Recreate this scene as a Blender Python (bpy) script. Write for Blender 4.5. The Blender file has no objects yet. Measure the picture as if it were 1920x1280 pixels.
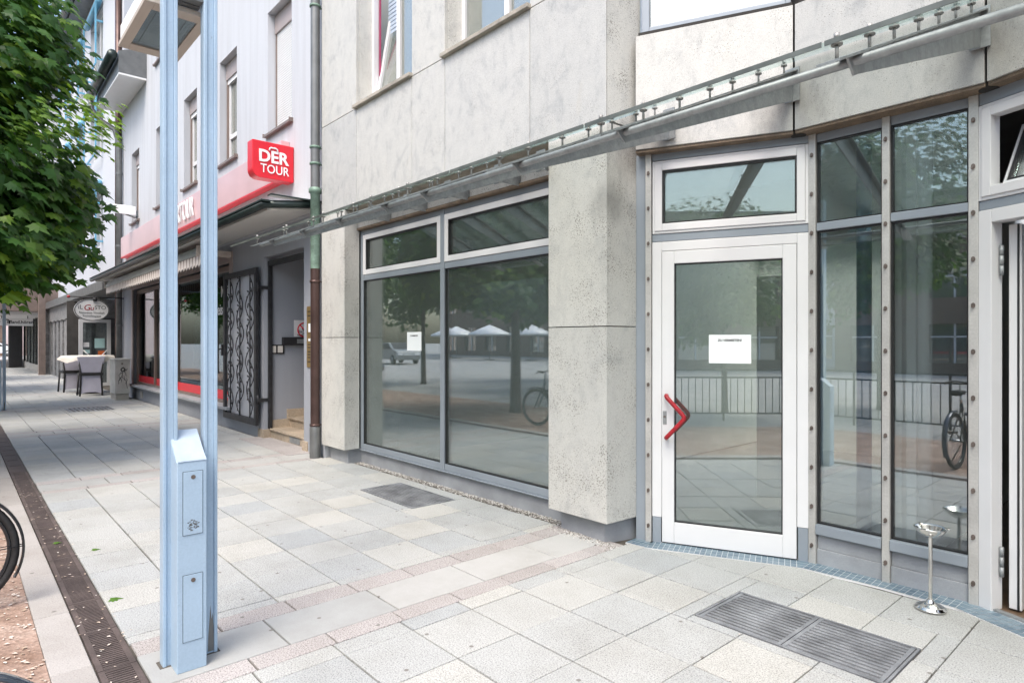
import bpy, bmesh, math, random
from mathutils import Matrix, Vector
rnd = random.Random(7)
D = bpy.data
SC = bpy.context.scene
COL = SC.collection
R = math.radians

# ------------------------------------------------------------------ camera, sky, sun, exposure
F_PX, CX, CY, CAM_H = 1181.0, 960.0, 640.0, 1.55
TH = math.atan(1050 / 1181.0)
FW = Vector((-math.cos(TH), math.sin(TH), 0)); RT = Vector((math.sin(TH), math.cos(TH), 0)); UP = Vector((0, 0, 1))
CAM = Vector((0, 0, CAM_H))
cam_d = D.cameras.new('camera'); cam_d.lens = F_PX / 1920 * 36; cam_d.sensor_width = 36; cam_d.sensor_fit = 'HORIZONTAL'
cam_d.clip_start = 0.05; cam_d.clip_end = 2000
cam_o = D.objects.new('camera', cam_d); COL.objects.link(cam_o)
cam_o.location = CAM
cam_o.rotation_euler = FW.to_track_quat('-Z', 'Y').to_euler()
SC.camera = cam_o

SUN_TO = Vector((0.30, -0.56, 1.0)).normalized()
SUN_EL = math.asin(SUN_TO.z)
world = D.worlds.new('World'); SC.world = world; world.use_nodes = True
wn = world.node_tree.nodes; wl = world.node_tree.links; wn.clear()
sky = wn.new('ShaderNodeTexSky'); sky.sky_type = 'NISHITA'; sky.sun_disc = False
sky.sun_elevation = SUN_EL; sky.sun_rotation = math.atan2(SUN_TO.x, SUN_TO.y)
sky.air_density = 1.2; sky.dust_density = 4.0; sky.ozone_density = 1.0
bg = wn.new('ShaderNodeBackground'); bg.inputs[1].default_value = 0.15
wo = wn.new('ShaderNodeOutputWorld')
wl.new(sky.outputs[0], bg.inputs[0]); wl.new(bg.outputs[0], wo.inputs[0])
sun_d = D.lights.new('sun', 'SUN'); sun_d.energy = 0.85; sun_d.angle = R(26); sun_d.color = (1, 0.97, 0.93)
sun_o = D.objects.new('sun', sun_d); COL.objects.link(sun_o)
sun_o.rotation_euler = (-SUN_TO).to_track_quat('-Z', 'Y').to_euler(); sun_o.location = (-5, -10, 20)
SC.view_settings.view_transform = 'Standard'; SC.view_settings.look = 'None'
SC.view_settings.exposure = 1.36; SC.view_settings.gamma = 1.0
SC.render.engine = 'CYCLES'
SC.cycles.use_denoising = True
SC.cycles.max_bounces = 10; SC.cycles.transparent_max_bounces = 16
SC.cycles.glossy_bounces = 4; SC.cycles.diffuse_bounces = 4
SC.cycles.sample_clamp_indirect = 6.0
SC.cycles.caustics_reflective = False; SC.cycles.caustics_refractive = False

# ------------------------------------------------------------------ measuring helpers (photograph pixel -> world)
def ray(x, y): return FW + RT * ((x - CX) / F_PX) - UP * ((y - CY) / F_PX)
def gnd(x, y, z=0.0):
    r = ray(x, y); return CAM + r * ((z - CAM_H) / r.z)
def onY(x, y, Y):
    r = ray(x, y); return CAM + r * (Y / r.y)
def onX(x, y, X):
    r = ray(x, y); return CAM + r * (X / r.x)

# ------------------------------------------------------------------ object helpers
def tag(o, label=None, cat=None, group=None, kind=None):
    if label: o['label'] = label
    if cat: o['category'] = cat
    if group: o['group'] = group
    if kind: o['kind'] = kind
    return o
def thing(name, label, cat, loc=(0, 0, 0), rz=0.0, group=None):
    o = D.objects.new(name, None); COL.objects.link(o)
    o.empty_display_size = 0.1
    o.location = loc; o.rotation_euler = (0, 0, rz)
    return tag(o, label, cat, group)
def wmat(o):
    m = Matrix.Translation(o.location) @ o.rotation_euler.to_matrix().to_4x4()
    return wmat(o.parent) @ o.matrix_parent_inverse @ m if o.parent else m
def adopt(o, parent):
    """parent o (built in world coordinates) keeping it in place"""
    o.parent = parent
    o.matrix_parent_inverse = wmat(parent).inverted()
def copy_tree(o, parent=None):
    c = o.copy(); COL.objects.link(c)
    if parent:
        c.parent = parent; c.matrix_parent_inverse = o.matrix_parent_inverse.copy()
    for ch in [k for k in D.objects if k.parent == o]:
        copy_tree(ch, c)
    return c

class MB:
    """collects shapes into one mesh; self.M places what is added next"""
    def __init__(s, M=None):
        s.v = []; s.f = []; s.M = M or Matrix.Identity(4); s.smooth = []; s.attr = []; s.cur = 0.5; s.sm = False
    def add(s, verts, faces):
        b = len(s.v); M = s.M
        s.v += [tuple(M @ Vector(p)) for p in verts]
        for f in faces:
            s.f.append([b + i for i in f]); s.smooth.append(s.sm); s.attr.append(s.cur)
    def box(s, x0, x1, y0, y1, z0, z1):
        if x1 < x0: x0, x1 = x1, x0
        if y1 < y0: y0, y1 = y1, y0
        if z1 < z0: z0, z1 = z1, z0
        s.add([(x0,y0,z0),(x1,y0,z0),(x1,y1,z0),(x0,y1,z0),(x0,y0,z1),(x1,y0,z1),(x1,y1,z1),(x0,y1,z1)],
              [(0,3,2,1),(4,5,6,7),(0,1,5,4),(1,2,6,5),(2,3,7,6),(3,0,4,7)])
        return s
    def quad(s, a, b, c, d): s.add([a, b, c, d], [(0, 1, 2, 3)]); return s
    def prism(s, pts, vec):
        """polygon pts (3-D, ordered) swept along vec"""
        n = len(pts); vec = Vector(vec)
        v = [Vector(p) for p in pts] + [Vector(p) + vec for p in pts]
        nrm = Vector((0,0,0))
        for i in range(n):
            a, b = v[i], v[(i+1) % n]; nrm += a.cross(b)
        f = [tuple(range(n)), tuple(range(2*n-1, n-1, -1))]
        for i in range(n):
            j = (i+1) % n; f.append((i, i+n, j+n, j))
        if nrm.dot(vec) > 0: f = [tuple(reversed(q)) for q in f]
        s.add([tuple(p) for p in v], f); return s
    def tube(s, pts, r, n=8, cap=True, r_end=None):
        pts = [Vector(p) for p in pts]; k = len(pts); vs = []; fs = []
        up = None
        for i, p in enumerate(pts):
            t = (pts[min(i+1, k-1)] - pts[max(i-1, 0)]).normalized()
            if up is None:
                up = Vector((0,0,1)) if abs(t.z) < 0.9 else Vector((1,0,0))
            a = t.cross(up).normalized(); b = a.cross(t).normalized(); up = b
            rr = r if r_end is None else r + (r_end - r) * i / (k - 1)
            for j in range(n):
                q = 2*math.pi*j/n
                vs.append(tuple(p + a*math.cos(q)*rr + b*math.sin(q)*rr))
        for i in range(k-1):
            for j in range(n):
                m = (j+1) % n
                fs.append((i*n+j, i*n+m, (i+1)*n+m, (i+1)*n+j))
        if cap:
            fs.append(tuple(range(n-1, -1, -1))); fs.append(tuple(range((k-1)*n, k*n)))
        o = s.sm; s.sm = True; s.add(vs, fs); s.sm = o; return s
    def lathe(s, prof, c=(0, 0, 0), n=32):
        vs = []; fs = []
        for (r, z) in prof:
            for j in range(n):
                q = 2*math.pi*j/n; vs.append((c[0]+r*math.cos(q), c[1]+r*math.sin(q), c[2]+z))
        for i in range(len(prof)-1):
            for j in range(n):
                m = (j+1) % n; fs.append((i*n+j, i*n+m, (i+1)*n+m, (i+1)*n+j))
        o = s.sm; s.sm = True; s.add(vs, fs); s.sm = o; return s
    def frame(s, x0, x1, z0, z1, w, y0, y1, wb=None, wt=None):
        """rectangular frame in the local x/z plane, bars butted"""
        wb = w if wb is None else wb; wt = w if wt is None else wt
        s.box(x0, x0+w, y0, y1, z0, z1); s.box(x1-w, x1, y0, y1, z0, z1)
        s.box(x0+w, x1-w, y0, y1, z0, z0+wb); s.box(x0+w, x1-w, y0, y1, z1-wt, z1); return s
    def build(s, name, mat, parent=None, bevel=0.0, world=True):
        me = D.meshes.new(name); me.from_pydata(s.v, [], s.f)
        me.polygons.foreach_set('use_smooth', s.smooth)
        at = me.attributes.new('tint', 'FLOAT', 'FACE'); at.data.foreach_set('value', s.attr)
        me.materials.append(mat); me.update()
        o = D.objects.new(name, me); COL.objects.link(o)
        if parent:
            if world: adopt(o, parent)
            else: o.parent = parent
        if bevel > 0:
            b = o.modifiers.new('bevel', 'BEVEL'); b.width = bevel; b.segments = 2; b.limit_method = 'ANGLE'; b.angle_limit = R(40)
            b.harden_normals = False
        return o

def wall_holes(mb, x0, x1, z0, z1, y, depth, holes):
    """front skin at y with rectangular holes; reveals go back to y+depth; closed sides"""
    xs = sorted({x0, x1, *[h[0] for h in holes], *[h[1] for h in holes]})
    zs = sorted({z0, z1, *[h[2] for h in holes], *[h[3] for h in holes]})
    def inside(a, b):
        return any(h[0]-1e-6 <= a <= h[1]+1e-6 and h[2]-1e-6 <= b <= h[3]+1e-6 for h in holes)
    for i in range(len(xs)-1):
        for j in range(len(zs)-1):
            if inside((xs[i]+xs[i+1])/2, (zs[j]+zs[j+1])/2): continue
            mb.quad((xs[i],y,zs[j]), (xs[i+1],y,zs[j]), (xs[i+1],y,zs[j+1]), (xs[i],y,zs[j+1]))
            mb.quad((xs[i+1],y+depth,zs[j]), (xs[i],y+depth,zs[j]), (xs[i],y+depth,zs[j+1]), (xs[i+1],y+depth,zs[j+1]))
    for (a, b, c, d) in holes:
        e = y + depth
        mb.quad((a,y,c), (a,y,d), (a,e,d), (a,e,c)); mb.quad((b,y,d), (b,y,c), (b,e,c), (b,e,d))
        mb.quad((a,y,d), (b,y,d), (b,e,d), (a,e,d)); mb.quad((b,y,c), (a,y,c), (a,e,c), (b,e,c))
    e = y + depth
    mb.quad((x0,y,z1), (x1,y,z1), (x1,e,z1), (x0,e,z1))
    mb.quad((x0,e,z0), (x1,e,z0), (x1,y,z0), (x0,y,z0))
    mb.quad((x0,y,z0), (x0,y,z1), (x0,e,z1), (x0,e,z0)); mb.quad((x1,y,z1), (x1,y,z0), (x1,e,z0), (x1,e,z1))

def text(name, body, size, M, mat, parent=None, ext=0.002, bold=0.0, align='CENTER', sx=1.0, shear=0.0):
    """flat letters: local x right, local y up, local z towards the reader"""
    c = D.curves.new(name, 'FONT'); c.body = body; c.size = size; c.extrude = ext; c.offset = bold
    c.align_x = align; c.align_y = 'CENTER'; c.resolution_u = 3; c.shear = shear
    t = D.objects.new(name, c); COL.objects.link(t)
    bpy.context.view_layer.update()
    me = D.meshes.new_from_object(t)
    D.objects.remove(t); D.curves.remove(c)
    me.transform(M @ Matrix.Diagonal((sx, 1, 1, 1)))
    me.materials.clear(); me.materials.append(mat); me.name = name
    o = D.objects.new(name, me); COL.objects.link(o)
    if parent: adopt(o, parent)
    return o
def face_frame(origin, right, up):
    r = Vector(right).normalized(); u = Vector(up).normalized(); n = r.cross(u)
    m = Matrix((r, u, n)).transposed().to_4x4(); m.translation = Vector(origin); return m

# ------------------------------------------------------------------ materials
def nodes(m):
    m.use_nodes = True; nt = m.node_tree; return nt, nt.nodes, nt.links
def ramp(N, L, src, stops):
    r = N.new('ShaderNodeValToRGB'); cr = r.color_ramp
    while len(cr.elements) < len(stops): cr.elements.new(0.5)
    for e, (p, c) in zip(cr.elements, stops):
        e.position = p; e.color = (*c, 1) if len(c) == 3 else c
    L.new(src, r.inputs[0]); return r
def mixc(N, L, fac, a, b, mode='MIX'):
    m = N.new('ShaderNodeMix'); m.data_type = 'RGBA'; m.blend_type = mode
    if isinstance(fac, float): m.inputs[0].default_value = fac
    else: L.new(fac, m.inputs[0])
    for k, s in ((6, a), (7, b)):
        if isinstance(s, tuple): m.inputs[k].default_value = (*s, 1)
        else: L.new(s, m.inputs[k])
    return m.outputs[2]
def mat(name, col, rough=0.6, metal=0.0, var=0.12, scale=4.0, bump=0.0, bscale=60.0, spec=0.5, fine=0.0, fscale=300.0, coat=0.0):
    m = D.materials.new(name); nt, N, L = nodes(m); b = N['Principled BSDF']
    tc = N.new('ShaderNodeTexCoord')
    n1 = N.new('ShaderNodeTexNoise'); n1.inputs['Scale'].default_value = scale; n1.inputs['Detail'].default_value = 6
    L.new(tc.outputs['Object'], n1.inputs['Vector'])
    lo = tuple(max(0, c*(1-var)) for c in col); hi = tuple(min(1, c*(1+var)) for c in col)
    r = ramp(N, L, n1.outputs[0], [(0.3, lo), (0.7, hi)]); out = r.outputs[0]
    if fine > 0:
        n2 = N.new('ShaderNodeTexNoise'); n2.inputs['Scale'].default_value = fscale; n2.inputs['Detail'].default_value = 3
        L.new(tc.outputs['Object'], n2.inputs['Vector'])
        r2 = ramp(N, L, n2.outputs[0], [(0.35, (1-fine,)*3), (0.65, (1+fine,)*3)])
        out = mixc(N, L, 1.0, out, r2.outputs[0], 'MULTIPLY')
    L.new(out, b.inputs['Base Color'])
    b.inputs['Roughness'].default_value = rough; b.inputs['Metallic'].default_value = metal
    b.inputs['Specular IOR Level'].default_value = spec
    if coat: b.inputs['Coat Weight'].default_value = coat
    if bump > 0:
        n3 = N.new('ShaderNodeTexNoise'); n3.inputs['Scale'].default_value = bscale; n3.inputs['Detail'].default_value = 5
        L.new(tc.outputs['Object'], n3.inputs['Vector'])
        bp = N.new('ShaderNodeBump'); bp.inputs['Strength'].default_value = bump; bp.inputs['Distance'].default_value = 0.01
        L.new(n3.outputs[0], bp.inputs['Height']); L.new(bp.outputs[0], b.inputs['Normal'])
    return m
def stone_mat(name, base=(0.505, 0.505, 0.485), warm=(0.50, 0.48, 0.43), dark=(0.40, 0.405, 0.40), pits=0.055, streak=1.0):
    m = D.materials.new(name); nt, N, L = nodes(m); b = N['Principled BSDF']
    tc = N.new('ShaderNodeTexCoord'); g = N.new('ShaderNodeNewGeometry')
    # cloudy tone
    n1 = N.new('ShaderNodeTexNoise'); n1.inputs['Scale'].default_value = 2.3; n1.inputs['Detail'].default_value = 9; n1.inputs['Roughness'].default_value = 0.65
    n1.inputs['Distortion'].default_value = 1.2
    L.new(tc.outputs['Object'], n1.inputs['Vector'])
    c1 = ramp(N, L, n1.outputs[0], [(0.28, dark), (0.45, base), (0.62, base), (0.82, warm)])
    # steep veins
    mp = N.new('ShaderNodeMapping'); mp.inputs['Scale'].default_value = (5, 5, 2.6); mp.inputs['Rotation'].default_value = (0, R(32), 0)
    L.new(tc.outputs['Object'], mp.inputs[0])
    n2 = N.new('ShaderNodeTexNoise'); n2.inputs['Scale'].default_value = 1.8; n2.inputs['Detail'].default_value = 8; n2.inputs['Roughness'].default_value = 0.7
    L.new(mp.outputs[0], n2.inputs['Vector'])
    c2 = ramp(N, L, n2.outputs[0], [(0.26, (0.70, 0.715, 0.735)), (0.46, (0.98,)*3), (0.72, (1.07, 1.065, 1.05))])
    o = mixc(N, L, streak, c1.outputs[0], c2.outputs[0], 'MULTIPLY')
    at = N.new('ShaderNodeAttribute'); at.attribute_name = 'tint'
    ct = ramp(N, L, at.outputs['Fac'], [(0.0, (0.90, 0.905, 0.91)), (0.5, (1.0,)*3), (1.0, (1.05, 1.035, 1.0))])
    o = mixc(N, L, 1.0, o, ct.outputs[0], 'MULTIPLY')
    # crystalline grain
    n3 = N.new('ShaderNodeTexNoise'); n3.inputs['Scale'].default_value = 190; n3.inputs['Detail'].default_value = 2
    L.new(tc.outputs['Object'], n3.inputs['Vector'])
    c3 = ramp(N, L, n3.outputs[0], [(0.36, (0.86,)*3), (0.62, (1.08,)*3)])
    o = mixc(N, L, 1.0, o, c3.outputs[0], 'MULTIPLY')
    # pits, clustered
    v = N.new('ShaderNodeTexVoronoi'); v.inputs['Scale'].default_value = 58; v.inputs['Randomness'].default_value = 1
    L.new(tc.outputs['Object'], v.inputs['Vector'])
    n4 = N.new('ShaderNodeTexNoise'); n4.inputs['Scale'].default_value = 4.5; n4.inputs['Detail'].default_value = 4
    L.new(tc.outputs['Object'], n4.inputs['Vector'])
    th = N.new('ShaderNodeMapRange'); th.inputs[1].default_value = 0.35; th.inputs[2].default_value = 0.75; th.inputs[3].default_value = pits*1.1; th.inputs[4].default_value = pits*4.2
    L.new(n4.outputs[0], th.inputs[0])
    lt = N.new('ShaderNodeMath'); lt.operation = 'LESS_THAN'; L.new(v.outputs['Distance'], lt.inputs[0]); L.new(th.outputs[0], lt.inputs[1])
    vb = N.new('ShaderNodeTexVoronoi'); vb.inputs['Scale'].default_value = 105; L.new(tc.outputs['Object'], vb.inputs['Vector'])
    lb = N.new('ShaderNodeMath'); lb.operation = 'LESS_THAN'; L.new(vb.outputs['Distance'], lb.inputs[0]); L.new(th.outputs[0], lb.inputs[1])
    ob = N.new('ShaderNodeMath'); ob.operation = 'MULTIPLY'; ob.inputs[1].default_value = 0.75; L.new(lb.outputs[0], ob.inputs[0])
    o = mixc(N, L, ob.outputs[0], o, (0.17, 0.155, 0.13))
    v2 = N.new('ShaderNodeMath'); v2.operation = 'MULTIPLY'; v2.inputs[1].default_value = 0.68; L.new(lt.outputs[0], v2.inputs[0])
    o = mixc(N, L, v2.outputs[0], o, (0.12, 0.105, 0.085))
    for (sx_, sy_, sz_, rad) in ((-2.80, 3.98, 2.98, 0.30), (-1.98, 4.37, 3.17, 0.34), (-0.88, 4.37, 3.22, 0.34), (-3.06, 4.0, 3.05, 0.32), (-3.08, 3.75, 2.6, 0.2)):
        ds = N.new('ShaderNodeVectorMath'); ds.operation = 'DISTANCE'; ds.inputs[1].default_value = (sx_, sy_, sz_)
        L.new(tc.outputs['Object'], ds.inputs[0])
        wn_ = N.new('ShaderNodeMath'); wn_.operation = 'MULTIPLY_ADD'; wn_.inputs[1].default_value = 0.55*rad*2; L.new(n2.outputs[0], wn_.inputs[0]); L.new(ds.outputs['Value'], wn_.inputs[2])
        rr_ = ramp(N, L, wn_.outputs[0], [(rad*0.75, (0.55,)*3), (rad*1.55, (0, 0, 0))])
        o = mixc(N, L, rr_.outputs[0], o, (0.17, 0.165, 0.155))
    L.new(o, b.inputs['Base Color']); b.inputs['Roughness'].default_value = 0.55
    bp = N.new('ShaderNodeBump'); bp.inputs['Strength'].default_value = 0.35; bp.inputs['Distance'].default_value = 0.01
    n5 = N.new('ShaderNodeTexNoise'); n5.inputs['Scale'].default_value = 9; n5.inputs['Detail'].default_value = 7
    L.new(tc.outputs['Object'], n5.inputs['Vector']); L.new(n5.outputs[0], bp.inputs['Height'])
    L.new(bp.outputs[0], b.inputs['Normal'])
    return m
def slab_mat(name, a, c, speck=0.12):
    """granular concrete / granite slab whose tone follows the face attribute tint"""
    m = D.materials.new(name); nt, N, L = nodes(m); b = N['Principled BSDF']
    tc = N.new('ShaderNodeTexCoord'); at = N.new('ShaderNodeAttribute'); at.attribute_name = 'tint'
    c0 = ramp(N, L, at.outputs['Fac'], [(0.0, a), (1.0, c)])
    n1 = N.new('ShaderNodeTexNoise'); n1.inputs['Scale'].default_value = 135; n1.inputs['Detail'].default_value = 3; n1.inputs['Roughness'].default_value = 0.7
    L.new(tc.outputs['Object'], n1.inputs['Vector'])
    c1 = ramp(N, L, n1.outputs[0], [(0.34, (1-speck*2.2,)*3), (0.5, (1.0,)*3), (0.68, (1+speck,)*3)])
    o = mixc(N, L, 1.0, c0.outputs[0], c1.outputs[0], 'MULTIPLY')
    n2 = N.new('ShaderNodeTexNoise'); n2.inputs['Scale'].default_value = 1.7; n2.inputs['Detail'].default_value = 8; n2.inputs['Roughness'].default_value = 0.68
    L.new(tc.outputs['Object'], n2.inputs['Vector'])
    c2 = ramp(N, L, n2.outputs[0], [(0.3, (0.84, 0.83, 0.81)), (0.55, (1.0,)*3), (0.8, (1.05,)*3)])
    o = mixc(N, L, 1.0, o, c2.outputs[0], 'MULTIPLY')
    # small stains and gum spots
    v = N.new('ShaderNodeTexVoronoi'); v.inputs['Scale'].default_value = 3.6
    v.voronoi_dimensions = '2D'; L.new(tc.outputs['Object'], v.inputs['Vector'])
    lt = ramp(N, L, v.outputs['Distance'], [(0.030, (1, 1, 1)), (0.050, (0, 0, 0))])
    sc = N.new('ShaderNodeSeparateColor'); L.new(v.outputs['Color'], sc.inputs[0])
    gt = N.new('ShaderNodeMath'); gt.operation = 'GREATER_THAN'; gt.inputs[1].default_value = 0.72; L.new(sc.outputs[0], gt.inputs[0])
    gm = N.new('ShaderNodeMath'); gm.operation = 'MULTIPLY'; L.new(lt.outputs[0], gm.inputs[0]); L.new(gt.outputs[0], gm.inputs[1])
    o = mixc(N, L, gm.outputs[0], o, (0.2, 0.19, 0.175))
    L.new(o, b.inputs['Base Color']); b.inputs['Roughness'].default_value = 0.8; b.inputs['Specular IOR Level'].default_value = 0.25
    bp = N.new('ShaderNodeBump'); bp.inputs['Strength'].default_value = 0.15; bp.inputs['Distance'].default_value = 0.004
    L.new(n1.outputs[0], bp.inputs['Height']); L.new(bp.outputs[0], b.inputs['Normal'])
    return m
def glass_mat(name, tint=(0.80, 0.88, 0.85), refl=0.10, gain=1.3, rough=0.0, tone=(0.92, 0.97, 1.0), mx=0.85, dust_haze=0.0):
    m = D.materials.new(name); nt, N, L = nodes(m); N.remove(N['Principled BSDF']); out = N['Material Output']
    tr = N.new('ShaderNodeBsdfTransparent'); tr.inputs[0].default_value = (*tint, 1)
    gl = N.new('ShaderNodeBsdfGlossy'); gl.inputs['Color'].default_value = (*tone, 1); gl.inputs['Roughness'].default_value = rough
    fr = N.new('ShaderNodeFresnel'); fr.inputs[0].default_value = 1.5
    ma = N.new('ShaderNodeMath'); ma.operation = 'MULTIPLY_ADD'; ma.inputs[1].default_value = gain; ma.inputs[2].default_value = refl
    L.new(fr.outputs[0], ma.inputs[0])
    mi = N.new('ShaderNodeMath'); mi.operation = 'MINIMUM'; mi.inputs[1].default_value = mx; L.new(ma.outputs[0], mi.inputs[0])
    tcc = N.new('ShaderNodeTexCoord'); nn = N.new('ShaderNodeTexNoise'); nn.inputs['Scale'].default_value = 0.9; nn.inputs['Detail'].default_value = 1
    L.new(tcc.outputs['Object'], nn.inputs['Vector'])
    bp = N.new('ShaderNodeBump'); bp.inputs['Strength'].default_value = 0.008; bp.inputs['Distance'].default_value = 0.02
    L.new(nn.outputs[0], bp.inputs['Height']); L.new(bp.outputs[0], gl.inputs['Normal'])
    mx_ = N.new('ShaderNodeMixShader'); L.new(mi.outputs[0], mx_.inputs[0]); L.new(tr.outputs[0], mx_.inputs[1]); L.new(gl.outputs[0], mx_.inputs[2])
    dd = N.new('ShaderNodeBsdfDiffuse'); dd.inputs[0].default_value = (0.50, 0.56, 0.51, 1)  # dusty film doubling as painted haze: lightens dark interiors, pales sky reflections
    dm = N.new('ShaderNodeMixShader'); dm.inputs[0].default_value = dust_haze; L.new(mx_.outputs[0], dm.inputs[1]); L.new(dd.outputs[0], dm.inputs[2])
    L.new(dm.outputs[0], out.inputs[0]); return m
def plaster_mat(name, col, streak=0.14, bump=0.25, bs=140, dirt=(0.55, 0.56, 0.57)):
    m = D.materials.new(name); nt, N, L = nodes(m); b = N['Principled BSDF']
    tc = N.new('ShaderNodeTexCoord'); mp = N.new('ShaderNodeMapping'); mp.inputs['Scale'].default_value = (5, 5, 0.35)
    L.new(tc.outputs['Object'], mp.inputs[0])
    n1 = N.new('ShaderNodeTexNoise'); n1.inputs['Scale'].default_value = 1.3; n1.inputs['Detail'].default_value = 7; L.new(mp.outputs[0], n1.inputs['Vector'])
    r = ramp(N, L, n1.outputs[0], [(0.42, (0, 0, 0)), (0.8, (1, 1, 1))])
    ms = N.new('ShaderNodeMath'); ms.operation = 'MULTIPLY'; ms.inputs[1].default_value = streak; L.new(r.outputs[0], ms.inputs[0])
    o = mixc(N, L, ms.outputs[0], col, dirt)
    n2 = N.new('ShaderNodeTexNoise'); n2.inputs['Scale'].default_value = bs; n2.inputs['Detail'].default_value = 3; L.new(tc.outputs['Object'], n2.inputs['Vector'])
    r2 = ramp(N, L, n2.outputs[0], [(0.3, (0.95,)*3), (0.7, (1.04,)*3)])
    o = mixc(N, L, 1.0, o, r2.outputs[0], 'MULTIPLY')
    L.new(o, b.inputs['Base Color']); b.inputs['Roughness'].default_value = 0.85; b.inputs['Specular IOR Level'].default_value = 0.2
    bp = N.new('ShaderNodeBump'); bp.inputs['Strength'].default_value = bump; bp.inputs['Distance'].default_value = 0.006
    L.new(n2.outputs[0], bp.inputs['Height']); L.new(bp.outputs[0], b.inputs['Normal']); return m
def leaf_mat(name, a, b_, c):
    m = D.materials.new(name); nt, N, L = nodes(m); N.remove(N['Principled BSDF']); out = N['Material Output']
    at = N.new('ShaderNodeAttribute'); at.attribute_name = 'tint'
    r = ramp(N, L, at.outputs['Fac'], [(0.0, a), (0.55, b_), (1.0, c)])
    df = N.new('ShaderNodeBsdfPrincipled'); L.new(r.outputs[0], df.inputs['Base Color']); df.inputs['Roughness'].default_value = 0.42; df.inputs['Specular IOR Level'].default_value = 0.4
    tl = N.new('ShaderNodeBsdfTranslucent'); tc2 = mixc(N, L, 1.0, r.outputs[0], (1.5, 1.6, 0.6), 'MULTIPLY'); L.new(tc2, tl.inputs[0])
    mx_ = N.new('ShaderNodeMixShader'); mx_.inputs[0].default_value = 0.46
    L.new(df.outputs[0], mx_.inputs[1]); L.new(tl.outputs[0], mx_.inputs[2]); L.new(mx_.outputs[0], out.inputs[0]); return m
def tint_mat(name, stops, rough=0.8, speck=0.15):
    m = D.materials.new(name); nt, N, L = nodes(m); b = N['Principled BSDF']
    at = N.new('ShaderNodeAttribute'); at.attribute_name = 'tint'
    r = ramp(N, L, at.outputs['Fac'], stops); L.new(r.outputs[0], b.inputs['Base Color']); b.inputs['Roughness'].default_value = rough; return m

M = {}
M['stone'] = stone_mat('grey_stone')
M['stone_pit'] = stone_mat('pitted_stone', base=(0.59, 0.585, 0.55), warm=(0.585, 0.56, 0.485), dark=(0.49, 0.49, 0.47), pits=0.085, streak=0.6)
M['stone_edge'] = mat('stone_edge', (0.34, 0.31, 0.26), 0.7, var=0.3, scale=6, fine=0.2, fscale=150)
M['brown_trim'] = mat('brown_trim', (0.17, 0.125, 0.085), 0.6, var=0.35, scale=9, fine=0.2, fscale=120)
M['cement'] = mat('cement', (0.30, 0.315, 0.335), 0.85, var=0.2, scale=3, bump=0.3, bscale=40, fine=0.08)
M['grey_al'] = mat('grey_aluminium', (0.27, 0.305, 0.345), 0.42, 0.15, var=0.06, scale=2.5)
M['white_al'] = mat('white_aluminium', (0.68, 0.68, 0.69), 0.38, 0.0, var=0.03, scale=3)
M['mullion'] = mat('mullion_metal', (0.50, 0.49, 0.47), 0.45, 0.35, var=0.12, scale=5, fine=0.05, fscale=80)
M['black'] = mat('black_rubber', (0.012, 0.012, 0.013), 0.5, var=0.2)
M['darkgap'] = mat('dark_gap', (0.03, 0.028, 0.026), 0.9, var=0.2)
M['glass'] = glass_mat('window_glass', tint=(0.92, 0.965, 0.94), refl=0.16, gain=1.1, dust_haze=0.055)
M['glass_dark'] = glass_mat('dark_window_glass', tint=(0.90, 0.95, 0.95), refl=0.17, gain=1.15, dust_haze=0.022)
M['glass_sky'] = glass_mat('upper_window_glass', tint=(0.8, 0.86, 0.9), refl=0.26, gain=1.0, tone=(1.0, 0.97, 0.90), dust_haze=0.16)  # haze and warm tone paint the reflected sky paler
M['glass_canopy'] = glass_mat('canopy_glass', tint=(0.93, 0.965, 0.95), refl=0.06, gain=0.6, tone=(0.85, 0.95, 0.95), mx=0.4, dust_haze=0.04)
M['glass_edge'] = mat('glass_edge', (0.10, 0.115, 0.105), 0.35, var=0.3, scale=8)
M['galv'] = mat('galvanised_steel', (0.29, 0.305, 0.31), 0.5, 0.4, var=0.16, scale=14, fine=0.07, fscale=60)
M['bolt'] = mat('bolt_steel', (0.16, 0.13, 0.115), 0.5, 0.5, var=0.3, scale=30)
M['fixing'] = mat('glass_fixing_steel', (0.32, 0.315, 0.30), 0.45, 0.4, var=0.35, scale=40)
M['red'] = mat('red_lacquer', (0.34, 0.012, 0.02), 0.38, var=0.2, scale=25)
M['steel'] = mat('polished_steel', (0.72, 0.71, 0.68), 0.12, 1.0, var=0.05, scale=20)
M['paper'] = mat('paper', (0.80, 0.83, 0.84), 0.7, var=0.02)
M['ink'] = mat('black_ink', (0.02, 0.02, 0.022), 0.6, var=0.1)
M['blue'] = mat('pale_blue_paint', (0.355, 0.475, 0.595), 0.42, 0.0, var=0.07, scale=3, bump=0.04, bscale=30, fine=0.03, fscale=90)
def worn(m, col, thr=0.63, scale=22):
    nt = m.node_tree; N, L = nt.nodes, nt.links; b = N['Principled BSDF']; src = b.inputs['Base Color'].links[0].from_socket
    tc = N.new('ShaderNodeTexCoord'); mp = N.new('ShaderNodeMapping'); mp.inputs['Scale'].default_value = (1, 1, 0.45); L.new(tc.outputs['Object'], mp.inputs[0])
    n = N.new('ShaderNodeTexNoise'); n.inputs['Scale'].default_value = scale; n.inputs['Detail'].default_value = 9; n.inputs['Roughness'].default_value = 0.75; L.new(mp.outputs[0], n.inputs['Vector'])
    r = ramp(N, L, n.outputs[0], [(thr, (0, 0, 0)), (thr+0.05, (0.75,)*3)])
    L.new(mixc(N, L, r.outputs[0], src, col), b.inputs['Base Color'])
worn(M['blue'], (0.24, 0.29, 0.35), 0.635, 30)
worn(M['white_al'], (0.55, 0.545, 0.53), 0.69, 11)
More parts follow.
